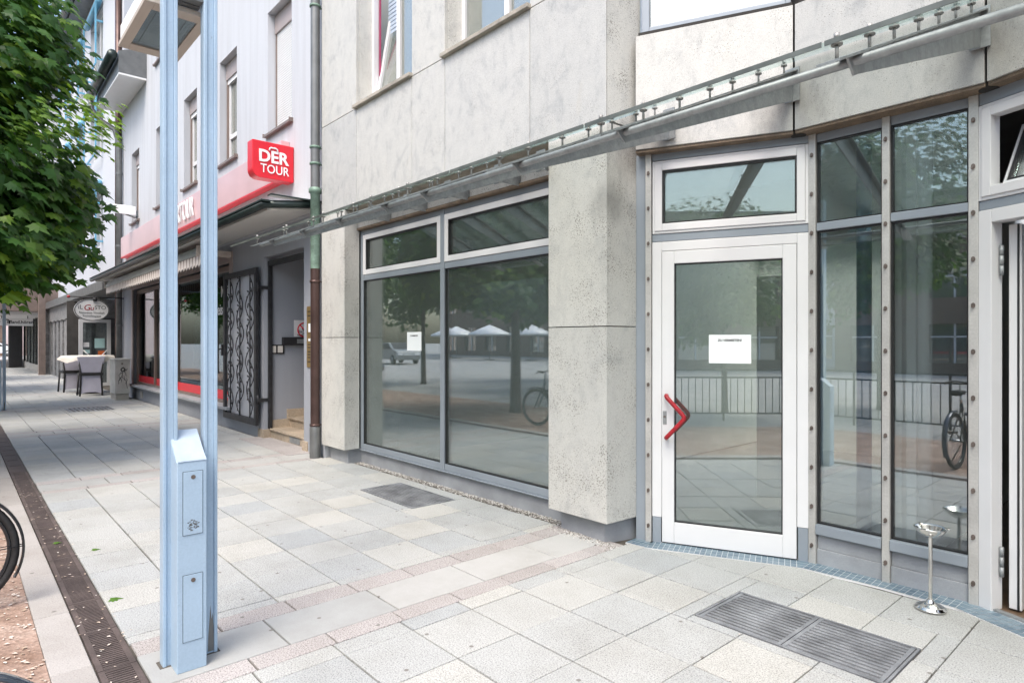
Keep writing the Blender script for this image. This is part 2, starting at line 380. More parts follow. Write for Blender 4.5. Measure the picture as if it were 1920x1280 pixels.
M['blue_light'] = mat('faded_blue_paint', (0.375, 0.455, 0.535), 0.55, 0.0, var=0.12, scale=9, fine=0.05)
M['blue_dark'] = mat('steel_blue_paint', (0.13, 0.21, 0.33), 0.45, var=0.1)
M['plaster'] = plaster_mat('white_plaster', (0.51, 0.53, 0.565), streak=0.6, dirt=(0.40, 0.41, 0.43))
M['plaster_c'] = plaster_mat('pale_plaster', (0.53, 0.55, 0.59), streak=0.4)
M['grey_plaster'] = plaster_mat('blue_grey_plaster', (0.33, 0.35, 0.39), streak=0.3, dirt=(0.27, 0.28, 0.30))
M['soffit'] = plaster_mat('soffit_paint', (0.62, 0.61, 0.58), streak=0.3)
M['gate_back'] = mat('grey_gate_sheet', (0.42, 0.44, 0.48), 0.6, var=0.08)
M['green_metal'] = mat('dark_green_metal', (0.022, 0.035, 0.033), 0.35, 0.3, var=0.3, scale=8)
M['verdigris'] = mat('verdigris_copper', (0.16, 0.24, 0.19), 0.6, 0.2, var=0.35, scale=10, fine=0.15, fscale=70)
M['copper'] = mat('brown_copper_pipe', (0.085, 0.052, 0.046), 0.38, 0.5, var=0.25, scale=4)
M['zinc'] = mat('zinc_pipe', (0.16, 0.165, 0.165), 0.45, 0.4, var=0.18, scale=5)
M['iron'] = mat('wrought_iron', (0.035, 0.036, 0.04), 0.5, 0.4, var=0.3, scale=12)
M['taupe'] = mat('taupe_shutter_box', (0.35, 0.30, 0.29), 0.5, var=0.06)
M['sill_brown'] = mat('brown_sill', (0.20, 0.155, 0.135), 0.45, var=0.15)
M['shutter'] = mat('white_shutter', (0.76, 0.765, 0.77), 0.5, var=0.03)
M['blind'] = mat('blue_grey_blind', (0.42, 0.50, 0.60), 0.6, var=0.05)
M['shop_glass'] = glass_mat('shop_window_glass', tint=(0.7, 0.78, 0.78), refl=0.05, gain=0.8)
M['red_sign'] = mat('red_sign', (0.66, 0.02, 0.035), 0.35, var=0.04)
M['pink_sign'] = mat('sky_paled_red_sign', (0.61, 0.41, 0.425), 0.35, var=0.08, scale=1.5, coat=0.2)  # red panel with the pale sky reflection mixed into its colour
M['white'] = mat('white_enamel', (0.82, 0.82, 0.82), 0.4, var=0.02)
M['brass'] = mat('brass_plate', (0.30, 0.20, 0.07), 0.4, 0.6, var=0.15, scale=8)
M['granite_y'] = mat('yellow_granite', (0.40, 0.33, 0.25), 0.6, var=0.2, scale=3, fine=0.3, fscale=110)
M['wood_floor'] = mat('dark_floor', (0.13, 0.085, 0.055), 0.4, var=0.3, scale=6)
M['int_wall'] = mat('interior_wall', (0.74, 0.755, 0.73), 0.8, var=0.05)
M['int_dark'] = mat('dark_interior', (0.07, 0.065, 0.06), 0.8, var=0.2)
M['int_floor'] = mat('interior_floor', (0.36, 0.365, 0.345), 0.5, var=0.12, scale=2, fine=0.04)
M['ceiling'] = mat('interior_ceiling', (0.55, 0.56, 0.54), 0.9, var=0.05)
M['curtain'] = mat('magenta_seal', (0.35, 0.05, 0.12), 0.6, var=0.1)
M['cream'] = mat('cream_fabric', (0.60, 0.53, 0.48), 0.9, var=0.12, scale=10)
M['awn_grey'] = mat('grey_awning_cassette', (0.36, 0.38, 0.37), 0.45, 0.1, var=0.1)
M['lilac'] = mat('lilac_cloth', (0.50, 0.49, 0.58), 0.9, var=0.08)
M['cloth'] = mat('cream_tablecloth', (0.66, 0.63, 0.58), 0.9, var=0.1)
M['granite_d'] = mat('dark_granite', (0.20, 0.20, 0.20), 0.5, var=0.35, scale=5, fine=0.3, fscale=40)
M['cab'] = mat('grey_cabinet', (0.50, 0.50, 0.47), 0.6, var=0.12, scale=6)
M['conc'] = mat('concrete', (0.40, 0.38, 0.34), 0.85, var=0.2, scale=6, fine=0.1)
M['skyblue'] = mat('bright_blue_frame', (0.15, 0.39, 0.56), 0.4, var=0.08)
M['bark'] = mat('bark', (0.075, 0.06, 0.048), 0.9, var=0.35, scale=9, bump=0.8, bscale=25)
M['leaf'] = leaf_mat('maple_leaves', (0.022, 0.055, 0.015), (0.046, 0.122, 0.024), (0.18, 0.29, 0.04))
M['leaf_far'] = leaf_mat('lime_leaves', (0.02, 0.055, 0.012), (0.05, 0.125, 0.02), (0.16, 0.26, 0.04))
M['rubber'] = mat('tyre_rubber', (0.016, 0.016, 0.017), 0.65, var=0.2, scale=40, bump=0.4, bscale=120)
M['chrome'] = mat('spoke_steel', (0.6, 0.6, 0.6), 0.25, 1.0, var=0.05)
M['bike_black'] = mat('black_bike_paint', (0.018, 0.019, 0.022), 0.25, 0.1, var=0.15, coat=0.4)
M['bike_blue'] = mat('blue_grey_mudguard', (0.06, 0.075, 0.10), 0.18, 0.4, var=0.1, coat=0.5)
M['brick'] = None
M['skin'] = mat('skin', (0.50, 0.31, 0.23), 0.6, var=0.05)
M['denim'] = mat('pale_denim', (0.28, 0.40, 0.58), 0.85, var=0.1)
M['navy'] = mat('navy_cloth', (0.035, 0.05, 0.10), 0.85, var=0.1)
M['car_white'] = mat('white_car_paint', (0.75, 0.76, 0.77), 0.25, var=0.02, coat=0.5)
M['pinkwall'] = plaster_mat('pale_pink_plaster', (0.70, 0.56, 0.53), streak=0.2)
M['orange'] = mat('orange_print', (0.62, 0.14, 0.03), 0.6, var=0.1)
M['aqua'] = mat('pale_aqua_print', (0.38, 0.58, 0.58), 0.6, var=0.05)
M['lamp_rim'] = mat('cream_lantern_rim', (0.50, 0.44, 0.38), 0.5, var=0.08)
M['lamp_in'] = mat('lantern_reflector', (0.62, 0.65, 0.62), 0.5, 0.2, var=0.1, scale=3)
def frosted_mat():  # translucent pane for the added skylight that brightens the shop
    m = D.materials.new('frosted_added_skylight'); nt, N, L = nodes(m); N.remove(N['Principled BSDF'])
    t = N.new('ShaderNodeBsdfTranslucent'); t.inputs[0].default_value = (0.9, 0.93, 0.92, 1); L.new(t.outputs[0], N['Material Output'].inputs[0]); return m
M['frosted'] = frosted_mat()
def brick_mat(name, c1, c2, mort, scale=1.0):
    m = D.materials.new(name); nt, N, L = nodes(m); b = N['Principled BSDF']
    tc = N.new('ShaderNodeTexCoord'); sp = N.new('ShaderNodeSeparateXYZ'); cb = N.new('ShaderNodeCombineXYZ')
    ad = N.new('ShaderNodeMath'); L.new(tc.outputs['Object'], sp.inputs[0]); L.new(sp.outputs[0], ad.inputs[0]); L.new(sp.outputs[1], ad.inputs[1])
    L.new(ad.outputs[0], cb.inputs[0]); L.new(sp.outputs[2], cb.inputs[1])
    br = N.new('ShaderNodeTexBrick'); br.inputs['Scale'].default_value = scale; br.inputs['Brick Width'].default_value = 0.25; br.inputs['Row Height'].default_value = 0.08; br.inputs['Mortar Size'].default_value = 0.006
    br.inputs['Color1'].default_value = (*c1, 1); br.inputs['Color2'].default_value = (*c2, 1); br.inputs['Mortar'].default_value = (*mort, 1)
    L.new(cb.outputs[0], br.inputs[0]); L.new(br.outputs[0], b.inputs['Base Color']); b.inputs['Roughness'].default_value = 0.85; return m
M['brick'] = brick_mat('brown_brick', (0.16, 0.10, 0.075), (0.21, 0.14, 0.10), (0.22, 0.2, 0.18))
M['slab'] = slab_mat('concrete_slabs', (0.366, 0.386, 0.392), (0.462, 0.462, 0.436), speck=0.23)
M['slab_grey'] = slab_mat('smooth_grey_slabs', (0.365, 0.375, 0.37), (0.45, 0.447, 0.43), speck=0.03)
M['slab_pink'] = slab_mat('pink_granite_setts', (0.376, 0.352, 0.340), (0.440, 0.414, 0.404), speck=0.28)
M['kerb'] = slab_mat('pale_kerb_stone', (0.37, 0.35, 0.33), (0.43, 0.41, 0.39), speck=0.1)
M['joint'] = mat('joint_dirt', (0.085, 0.075, 0.062), 0.95, var=0.5, scale=7)
M['channel'] = mat('rusty_brown_channel', (0.10, 0.078, 0.072), 0.7, 0.1, var=0.25, scale=7, fine=0.15, fscale=120)
M['grate'] = mat('grey_grate_steel', (0.27, 0.28, 0.295), 0.5, 0.35, var=0.4, scale=6, fine=0.2)
M['litter'] = tint_mat('petal_litter', [(0, (0.36, 0.28, 0.2)), (0.5, (0.6, 0.5, 0.42)), (1, (0.7, 0.66, 0.6))])
M['gravel'] = tint_mat('roadside_gravel', [(0, (0.13, 0.12, 0.11)), (0.5, (0.36, 0.34, 0.31)), (1, (0.58, 0.57, 0.55))])
M['tile'] = tint_mat('blue_grey_tiles', [(0, (0.13, 0.19, 0.24)), (1, (0.22, 0.29, 0.34))], 0.45)

# ------------------------------------------------------------------ ground, pavement
def grit_mat():
    m = D.materials.new('red_grit'); nt, N, L = nodes(m); b = N['Principled BSDF']
    tc = N.new('ShaderNodeTexCoord')
    n1 = N.new('ShaderNodeTexNoise'); n1.inputs['Scale'].default_value = 3; n1.inputs['Detail'].default_value = 8; L.new(tc.outputs['Object'], n1.inputs[0])
    r1 = ramp(N, L, n1.outputs[0], [(0.3, (0.23, 0.15, 0.11)), (0.55, (0.36, 0.26, 0.21)), (0.75, (0.44, 0.36, 0.31))])
    v = N.new('ShaderNodeTexVoronoi'); v.inputs['Scale'].default_value = 55; L.new(tc.outputs['Object'], v.inputs[0])
    r2 = ramp(N, L, v.outputs['Color'], [(0.0, (0.7, 0.66, 0.62)), (1.0, (1.25, 1.25, 1.25))])
    o = mixc(N, L, 1.0, r1.outputs[0], r2.outputs[0], 'MULTIPLY')
    L.new(o, b.inputs['Base Color']); b.inputs['Roughness'].default_value = 0.95
    bp = N.new('ShaderNodeBump'); bp.inputs['Strength'].default_value = 0.5; bp.inputs['Distance'].default_value = 0.008
    L.new(v.outputs['Distance'], bp.inputs['Height']); L.new(bp.outputs[0], b.inputs['Normal']); return m
def plaza_mat():
    m = D.materials.new('plaza_paving'); nt, N, L = nodes(m); b = N['Principled BSDF']
    tc = N.new('ShaderNodeTexCoord')
    br = N.new('ShaderNodeTexBrick'); br.inputs['Scale'].default_value = 1; br.inputs['Brick Width'].default_value = 0.9; br.inputs['Row Height'].default_value = 0.6
    br.inputs['Mortar Size'].default_value = 0.012; br.inputs['Color1'].default_value = (0.34, 0.34, 0.325, 1); br.inputs['Color2'].default_value = (0.40, 0.39, 0.37, 1); br.inputs['Mortar'].default_value = (0.14, 0.13, 0.12, 1)
    L.new(tc.outputs['Object'], br.inputs[0])
    n1 = N.new('ShaderNodeTexNoise'); n1.inputs['Scale'].default_value = 0.8; n1.inputs['Detail'].default_value = 8; L.new(tc.outputs['Object'], n1.inputs[0])
    r1 = ramp(N, L, n1.outputs[0], [(0.3, (0.8,)*3), (0.7, (1.08,)*3)])
    o = mixc(N, L, 1.0, br.outputs[0], r1.outputs[0], 'MULTIPLY'); L.new(o, b.inputs['Base Color']); b.inputs['Roughness'].default_value = 0.85; return m

mb = MB(); mb.quad((-400, -400, -0.03), (400, -400, -0.03), (400, 400, -0.03), (-400, 400, -0.03))
tag(mb.build('ground', plaza_mat()), kind='structure')
mb = MB(); mb.quad((-70, 0.30, -0.014), (12, 0.30, -0.014), (12, 5.2, -0.014), (-70, 5.2, -0.014))
tag(mb.build('pavement_bed', M['joint']), kind='structure')
mb = MB(); mb.quad((-40, -2.6, -0.006), (9, -2.6, -0.006), (9, 0.337, -0.006), (-40, 0.337, -0.006))
tag(mb.build('grit_path', grit_mat()), kind='structure')

def slab(mb, x0, x1, y0, y1, tint, g=None):
    gs = [rnd.choice((0.0016, 0.0024, 0.0034, 0.0044)) if g is None else g for _ in range(2)] + [rnd.uniform(0.0026, 0.0052) if g is None else g for _ in range(2)]
    x0 += gs[0]; x1 -= gs[1]; y0 += gs[2] + 0.0012; y1 -= gs[3] + 0.0012
    if x1 - x0 < 0.02 or y1 - y0 < 0.02: return
    c = 0.0025; z = rnd.uniform(-0.0012, 0.0012); b = -0.02
    mb.cur = tint
    mb.add([(x0,y0,b),(x1,y0,b),(x1,y1,b),(x0,y1,b),
            (x0,y0,z-c),(x1,y0,z-c),(x1,y1,z-c),(x0,y1,z-c),
            (x0+c,y0+c,z),(x1-c,y0+c,z),(x1-c,y1-c,z),(x0+c,y1-c,z)],
           [(8,9,10,11),(4,5,9,8),(5,6,10,9),(6,7,11,10),(7,4,8,11),(0,1,5,4),(1,2,6,5),(2,3,7,6),(3,0,4,7)])
YR = [0.675, 1.055, 1.455, 1.855, 2.253, 2.655, 3.073, 3.50]
def ytop(x):
    if x < -8.2: return 3.70
    if x < -3.0: return 3.83
    return 4.34
HOLES = [(-1.99, -1.0, 3.15, 3.66), (-6.0, -4.985, 3.195, 3.695), (-18.0, -16.72, 1.93, 2.79)]
def clear(x0, x1, y0, y1):
    """pieces of a slab left free by the floor grates"""
    out = [(x0, x1, y0, y1)]
    for (a, b, c, d) in HOLES:
        nxt = []
        for (p, q, r, s) in out:
            if q <= a or p >= b or s <= c or r >= d: nxt.append((p, q, r, s)); continue
            if p < a: nxt.append((p, a, r, s))
            if q > b: nxt.append((b, q, r, s))
            pp, qq = max(p, a), min(q, b)
            if r < c: nxt.append((pp, qq, r, c))
            if s > d: nxt.append((pp, qq, d, s))
        out = nxt
    return out
P_slab, P_grey, P_pink = MB(), MB(), MB()
PER = 4.925
for k in range(-1, 9):
    o = -PER * k
    # band of pink setts and smooth grey slabs across the pavement
    xa, xb, xc, xd = -3.725 + o, -3.547 + o, -3.167 + o, -3.023 + o
    y = 0.68; ymax = ytop(xb)
    while y < ymax:
        y1 = min(y + 0.403, ymax)
        slab(P_pink, xa, xb, y, y1, rnd.uniform(0.1, 1)); slab(P_pink, xc, xd, y, y1, rnd.uniform(0.1, 1)); y += 0.403
    y = 0.645; cuts = [0.675, 1.295, 1.935, 2.585, 3.25, 3.83 if ymax < 3.9 else 3.9]
    for a, b in zip(cuts, cuts[1:]):
        if a < ymax: slab(P_grey, xb, xc, a, min(b, ymax), rnd.uniform(0.0, 1.0))
    # slab rows up to the next band
    xs = [xa, xa - 0.087] + [xa - 0.087 - 0.4035 * i for i in range(1, 11)]
    if k == -1: xs = [xa] + [-2.885 + 0.3985 * i for i in range(10, -1, -1)] + [0]
    xs[-1] = -3.023 - PER * (k + 1)
    for x1, x0 in zip(xs, xs[1:]):
        ys = YR + [ytop((x0 + x1) / 2)] if ytop((x0+x1)/2) < 3.9 else YR + [3.92, 4.34]
        for y0, y1 in zip(ys, ys[1:]):
            for q in clear(x0, x1, y0, y1):
                t = min(1, max(0, rnd.gauss(0.45, 0.2)))
                if rnd.random() < 0.07: t = 1.0
                slab(P_slab, *q, t)
tag(P_slab.build('pavement', M['slab']), kind='structure')
tag(P_grey.build('pavement_band', M['slab_grey']), kind='structure')
tag(P_pink.build('pavement_sett_rows', M['slab_pink']), kind='structure')
mb = MB(); x = 6.0
while x > -45:
    slab(mb, x - 0.8, x, 0.337, 0.505, rnd.random(), g=0.0015); x -= 0.8
tag(mb.build('pavement_kerb_strip', M['kerb']), kind='structure')

# drainage channel with its slotted covers
mb = MB()
mb.box(-45, 4, 0.507, 0.673, -0.030, -0.022)
x = 3.5
while x > -45:
    x0 = x - 0.5
    mb.box(x0+0.003, x-0.003, 0.510, 0.535, -0.022, -0.001); mb.box(x0+0.003, x-0.003, 0.645, 0.670, -0.022, -0.001)
    if x > -9.5:
        n = 21
        for i in range(n):
            a = x0 + 0.012 + i * (0.476 / n); mb.box(a, a + 0.0125, 0.535, 0.645, -0.018, -0.003)
        mb.box(x0+0.003, x0+0.012, 0.535, 0.645, -0.022, -0.001); mb.box(x-0.014, x-0.003, 0.535, 0.645, -0.022, -0.001)
    else:
        mb.box(x0+0.012, x-0.012, 0.535, 0.645, -0.018, -0.004)
    x -= 0.5
o = mb.build('drainage_channel', M['channel'])
tag(o, 'rusty brown slotted drainage channel running along the pavement edge', 'drain')

def floor_grate(name, x0, x1, y0, y1, halves, label, bars=13):
    t = thing(name, label, 'floor grate', ((x0+x1)/2, (y0+y1)/2, 0), group='floor grates set in the pavement')
    mb = MB(); mb.box(x0, x1, y0, y1, -0.030, -0.024); mb.build('pit', M['darkgap'], t)
    mb = MB(); mb.frame(x0, x1, y0, y1, 0.012, 0, 1)
    fr = MB()
    fr.box(x0, x0+0.012, y0, y1, -0.024, 0.001); fr.box(x1-0.012, x1, y0, y1, -0.024, 0.001)
    fr.box(x0+0.012, x1-0.012, y0, y0+0.012, -0.024, 0.001); fr.box(x0+0.012, x1-0.012, y1-0.012, y1, -0.024, 0.001)
    fr.build('grate_frame', M['grate'], t)
    w = (x1 - x0 - 0.03) / halves
    for h in range(halves):
        a = x0 + 0.015 + w*h + 0.003; b = a + w - 0.006; mb = MB()
        mb.box(a, a+0.02, y0+0.014, y1-0.014, -0.022, 0.0); mb.box(b-0.02, b, y0+0.014, y1-0.014, -0.022, 0.0)
        for i in range(bars):
            yy = y0 + 0.016 + (y1-y0-0.032) * i / bars
            mb.box(a+0.02, b-0.02, yy+0.004, yy + (y1-y0-0.032)/bars*0.62, -0.022, -0.002)
        mb.build('grate_panel', M['grate'], t)
floor_grate('floor_grate', -1.985, -1.005, 3.155, 3.655, 2, 'large grey two-panel floor grate in front of the ashtray and glass door', 13)
floor_grate('floor_grate', -5.995, -4.99, 3.2, 3.69, 1, 'grey barred floor grate below the large display window')
floor_grate('floor_grate', -17.99, -16.73, 1.935, 2.785, 2, 'worn floor grate far down the pavement in front of the utility cabinet', 9)

# loose stuff on the ground
def pebble(mb, x, y, z, s):
    a = rnd.uniform(0, 6.28); v = []
    for i in range(5):
        q = a + i*1.2566; k = s*rnd.uniform(0.7, 1.1); v.append((x+math.cos(q)*k, y+math.sin(q)*k*0.8, z))
    v.append((x + rnd.uniform(-.2, .2)*s, y + rnd.uniform(-.2, .2)*s, z + s*rnd.uniform(0.5, 0.9)))
    mb.cur = rnd.random(); mb.add(v, [(0,1,5),(1,2,5),(2,3,5),(3,4,5),(4,0,5)])
mb = MB()
for _ in range(2600):
    x = rnd.uniform(-8.0, -3.65); y = 3.945 - abs(rnd.gauss(0, 0.06)); pebble(mb, x, y, -0.004, rnd.uniform(0.004, 0.012))
for _ in range(700):
    x = rnd.uniform(-3.75, -3.02); y = 3.79 - abs(rnd.gauss(0, 0.055)) - (0.0 if x < -3.2 else (x+3.2)*0.2); pebble(mb, x, y, -0.003, rnd.uniform(0.005, 0.014))
for _ in range(900):
    x = rnd.uniform(-20.5, -10.6); y = 3.69 - abs(rnd.gauss(0, 0.07)); pebble(mb, x, y, -0.004, rnd.uniform(0.006, 0.016))
tag(mb.build('gravel', M['gravel']), kind='stuff')
mb = MB()
def flake(x, y, z, s):
    a = rnd.uniform(0, 6.28); c, d = math.cos(a)*s, math.sin(a)*s; h = s*0.45
    mb.cur = rnd.random()
    mb.add([(x-c, y-d, z), (x+d*.5, y-c*.5, z+h*.4), (x+c, y+d, z+h*.2), (x-d*.5, y+c*.5, z+h*.5)], [(0, 1, 2, 3)])
for _ in range(160): flake(rnd.uniform(-9, -2.5), rnd.uniform(0.50, 0.70), 0.002, rnd.uniform(0.006, 0.015))
for _ in range(1700):
    x = rnd.uniform(-7, -1.4); flake(x, 0.335 - abs(rnd.gauss(0, 0.55)), 0.0, rnd.uniform(0.006, 0.018))
for _ in range(90): flake(rnd.uniform(-14, -1), rnd.uniform(0.7, 3.6), 0.003, rnd.uniform(0.003, 0.008))
tag(mb.build('petal_litter', M['litter']), kind='stuff')

# maple leaf outline (unit size), used for fallen leaves and for the tree crowns
LEAF = [(0, 0), (0.16, 0.02), (0.42, -0.06), (0.36, 0.14), (0.56, 0.30), (0.34, 0.36), (0.38, 0.56), (0.18, 0.50), (0.0, 0.95),
        (-0.18, 0.50), (-0.38, 0.56), (-0.34, 0.36), (-0.56, 0.30), (-0.36, 0.14), (-0.42, -0.06), (-0.16, 0.02)]
def leaf_shape(mb, p, t, n, s, tint):
    """leaf with base at p, tip along t, face normal n"""
    t = t.normalized(); r = t.cross(n).normalized(); n = r.cross(t).normalized(); v = []
    for (a, b) in LEAF:
        v.append(tuple(p + r*(a*s) + t*(b*s) - n*(abs(a)*0.28*s + b*b*0.18*s)))
    mb.cur = tint
    v.append(tuple(p + t*(0.36*s)))
    k = len(LEAF); mb.add(v, [(i, (i+1) % k, k) for i in range(k)])
mgl = leaf_mat('fallen_leaf', (0.10, 0.20, 0.04), (0.13, 0.25, 0.05), (0.2, 0.3, 0.06))
for (p, s, lab) in (((-5.57, 0.78), 0.06, 'small green maple leaf lying on the slabs beside the drainage channel'),
                    ((-4.43, 0.71), 0.085, 'larger green maple leaf lying flat at the edge of the drainage channel'),
                    ((-5.95, 0.585), 0.06, 'green maple leaf lying on top of the drainage channel')):
    mb = MB(); leaf_shape(mb, Vector((p[0], p[1], 0.012)), Vector((0.4, 1, 0)), Vector((0, 0.1, 1)), s, 0.5)
    tag(mb.build('fallen_leaf', mgl), lab, 'leaf', 'fallen maple leaves')

# ------------------------------------------------------------------ grey stone shop building
YA, YW = 3.68, 3.92                    # stone face, window plane
A = thing('shop_building', 'grey stone clad shop building with large display windows and a recessed corner entrance', 'building', (-3.4, 3.9, 0))
Z_SOF, Z_SILL = 3.21, 4.385
gap = 0.004; rp = random.Random(21)
def panel(mb, x0, x1, z0, z1, y=YA, t=0.045):
    mb.cur = rp.random()
    mb.box(x0+gap, x1-gap, y, y+t, z0+gap, z1-gap)
# upper wall: panels below the sills, piers beside the windows, dark joint backing
XJ = [-7.955, -6.994, -5.756, -5.150, -3.912, -3.068]
mb = MB()
for a, b in zip(XJ, XJ[1:]): panel(mb, a, b, Z_SOF, Z_SILL)
for a, b in ((-7.955, -6.994), (-5.756, -5.150), (-3.912, -3.068)): panel(mb, a, b, Z_SILL, 6.9)
mb.build('upper_wall', M['stone'], A, 0.003)
mb = MB()
for a, b in ((-7.955, -6.994), (-5.756, -5.150), (-3.912, -3.068)): mb.box(a, b, YA+0.045, YA+0.30, Z_SILL, 6.9)
mb.box(-7.955, -3.068, YA+0.045, YA+0.30, Z_SOF+0.1, Z_SILL)
mb.box(-7.955, -3.068, YA+0.30, YA+0.5, Z_SOF+0.1, 3.3)
mb.build('wall_core', M['stone_pit'], A)
# stone reveals beside the upper windows, sills
for (a, b) in ((-6.994, -5.756), (-5.150, -3.912)):
    mb = MB(); mb.box(a-0.03, b+0.015, YA-0.045, YA+0.24, Z_SILL-0.004, Z_SILL+0.035); mb.build('window_sill', M['stone_edge'], A, 0.004)
# soffit slab below the panels and the lintel behind it
mb = MB(); mb.box(-7.30, -3.70, YA+0.006, YA+0.26, Z_SOF-0.004, Z_SOF+0.09)
mb.build('soffit', M['stone_edge'], A)
mb = MB(); mb.box(-7.34, -3.65, YW-0.035, YW+0.02, 2.995, Z_SOF-0.01)
mb.build('lintel', M['stone_pit'], A, 0.003)
mb = MB(); mb.box(-7.34, -3.65, YW-0.06, YW+0.03, 2.965, 2.993); mb.build('lintel_trim', M['brown_trim'], A, 0.004)
# stone piers hovering on cement blocks
def pier(x0, x1, pts_block, zs, joint, side):
    mb = MB()
    for a, b in zip(zs, zs[1:]):
        mb.prism([(x0, YA, a+gap), (x1, YA, a+gap), side + (a+gap,), (x0, side[1], a+gap)], (0, 0, b-a-2*gap))
    return mb
mb = MB()
for a, b in ((0.178, 1.60), (1.60, Z_SOF-gap)):
    mb.cur = rp.random()
    mb.prism([(-7.955, YA, a+gap), (-7.306, YA, a+gap), (-7.330, 3.90, a+gap), (-7.955, 3.90, a+gap)], (0, 0, b-a-2*gap))
p = mb.build('pier', M['stone_pit'], A, 0.003)
mb = MB(); mb.box(-7.88, -7.38, YA+0.09, 3.98, -0.02, 0.178); mb.build('pier_block', M['cement'], p)
mb = MB(); mb.box(-7.9, -7.36, YA+0.03, 3.9, 0.178, 3.2); mb.build('pier_core', M['darkgap'], p)
mb = MB()
for a, b in ((0.172, 1.665), (1.665, Z_SOF-gap)):
    mb.cur = rp.random()
    mb.prism([(-3.685, YA, a+gap), (-3.068, YA, a+gap), (-3.045, 4.06, a+gap), (-3.685, 4.06, a+gap)], (0, 0, b-a-2*gap))
mb.prism([(-3.064, YA+0.05, Z_SOF+0.004), (-3.064, YA, Z_SOF+0.004), (-3.045, 4.06, Z_SOF+0.004), (-3.3, 4.06, Z_SOF+0.004)], (0, 0, 3.69))
p = mb.build('pier', M['stone_pit'], A, 0.003)
mb = MB(); mb.prism([(-3.655, 3.80, -0.02), (-3.165, 3.77, -0.02), (-3.09, 4.1, -0.02), (-3.655, 4.1, -0.02)], (0, 0, 0.19)); mb.build('pier_block', M['cement'], p)
mb = MB(); mb.box(-3.64, -3.10, YA+0.04, 4.0, 0.178, 3.2); mb.build('pier_core', M['darkgap'], p)
# plinth and display window
mb = MB(); mb.box(-7.40, -3.64, YW+0.03, YW+0.25, -0.02, 0.168); mb.build('plinth', M['cement'], A)
W = MB(); X0, X1, XM0, XM1 = -7.335, -3.60, -5.565, -5.495
W.box(X0, X0+0.065, YW, YW+0.09, 0.176, 2.962); W.box(XM0, XM1, YW-0.006, YW+0.09, 0.176, 2.962)
for a, b in ((X0+0.065, XM0), (XM1, X1)):
    W.box(a, b, YW+0.004, YW+0.09, 0.176, 0.248); W.box(a, b, YW+0.002, YW+0.09, 2.325, 2.392); W.box(a, b, YW+0.004, YW+0.09, 2.905, 2.962)
W.box(X0, X1, YW-0.018, YW+0.02, 0.163, 0.1755)
dw = W.build('display_window', M['grey_al'], A, 0.004)
for a, b in ((X0+0.068, XM0-0.003), (XM1+0.003, X1)):
    mb = MB(); mb.frame(a, b, 2.396, 2.901, 0.062, YW-0.004, YW+0.06); mb.build('vent_sash', M['white_al'], dw, 0.004)
    mb = MB(); mb.frame(a+0.062, b-0.062, 2.458, 2.839, 0.013, YW+0.004, YW+0.05); mb.build('vent_gasket', M['black'], dw)
    mb = MB(); mb.box(a+0.074, b-0.074, YW+0.03, YW+0.042, 2.47, 2.83); mb.build('vent_pane', M['glass'], dw)
    mb = MB(); mb.frame(a-0.003, b+0.003, 0.248, 2.325, 0.009, YW+0.012, YW+0.05); mb.build('pane_gasket', M['black'], dw)
    mb = MB(); mb.box(a+0.004, b-0.004, YW+0.03, YW+0.042, 0.256, 2.318); mb.build('window_pane', M['glass'], dw)
# upper windows with white frames, one sash tilted inwards
YU = YA + 0.21
for i, (a, b) in enumerate(((-6.994, -5.756), (-5.150, -3.912))):
    mb = MB(); z0, z1 = Z_SILL+0.035, 6.85; mid = a + 0.62 if i == 0 else a + 0.70
    mb.frame(a, b, z0, z1, 0.05, YU, YU+0.07, 0.05)
    mb.box(mid-0.035, mid+0.035, YU-0.003, YU+0.068, z0+0.05, z1-0.05)
    uw = mb.build('upper_window', M['white_al'], A, 0.004)
    mb = MB()
    mb.box(mid+0.035, b-0.05, YU+0.03, YU+0.04, z0+0.05, z1-0.05)
    if i: mb.box(a+0.05, mid-0.035, YU+0.03, YU+0.04, z0+0.05, z1-0.05)
    mb.build('window_pane', M['glass_sky'], uw)
    if i == 0:
        # tilted sash: hinged at the sill, leaning into the room
        Mt = Matrix.Translation((0, YU+0.03, z0+0.05)) @ Matrix.Rotation(R(-10), 4, 'X')
        s = MB(Mt); s.frame(a+0.055, mid-0.038, 0, 2.2, 0.055, -0.02, 0.05); s.build('tilted_sash', M['white_al'], uw, 0.003)
        s = MB(Mt); s.box(a+0.11, mid-0.093, 0.01, 0.02, 0.055, 2.145); s.build('tilted_pane', M['glass_sky'], uw)
        s = MB(); s.box(a+0.052, a+0.075, YU+0.075, YU+0.09, z0, z1); s.build('red_seal', M['curtain'], uw)
    mb = MB(); n = 48
    for k in range(n):
        zz = z0 + 0.06 + k*0.05; mb.box(a+0.06, b-0.06, YU+0.20, YU+0.225, zz, zz+0.038)
    mb.build('slat_blind', M['blind'], uw)
    mb = MB(); mb.box(a-0.3, b+0.3, YU+0.9, YU+0.95, 4.0, 7); mb.build('room_wall', M['int_wall'], uw)

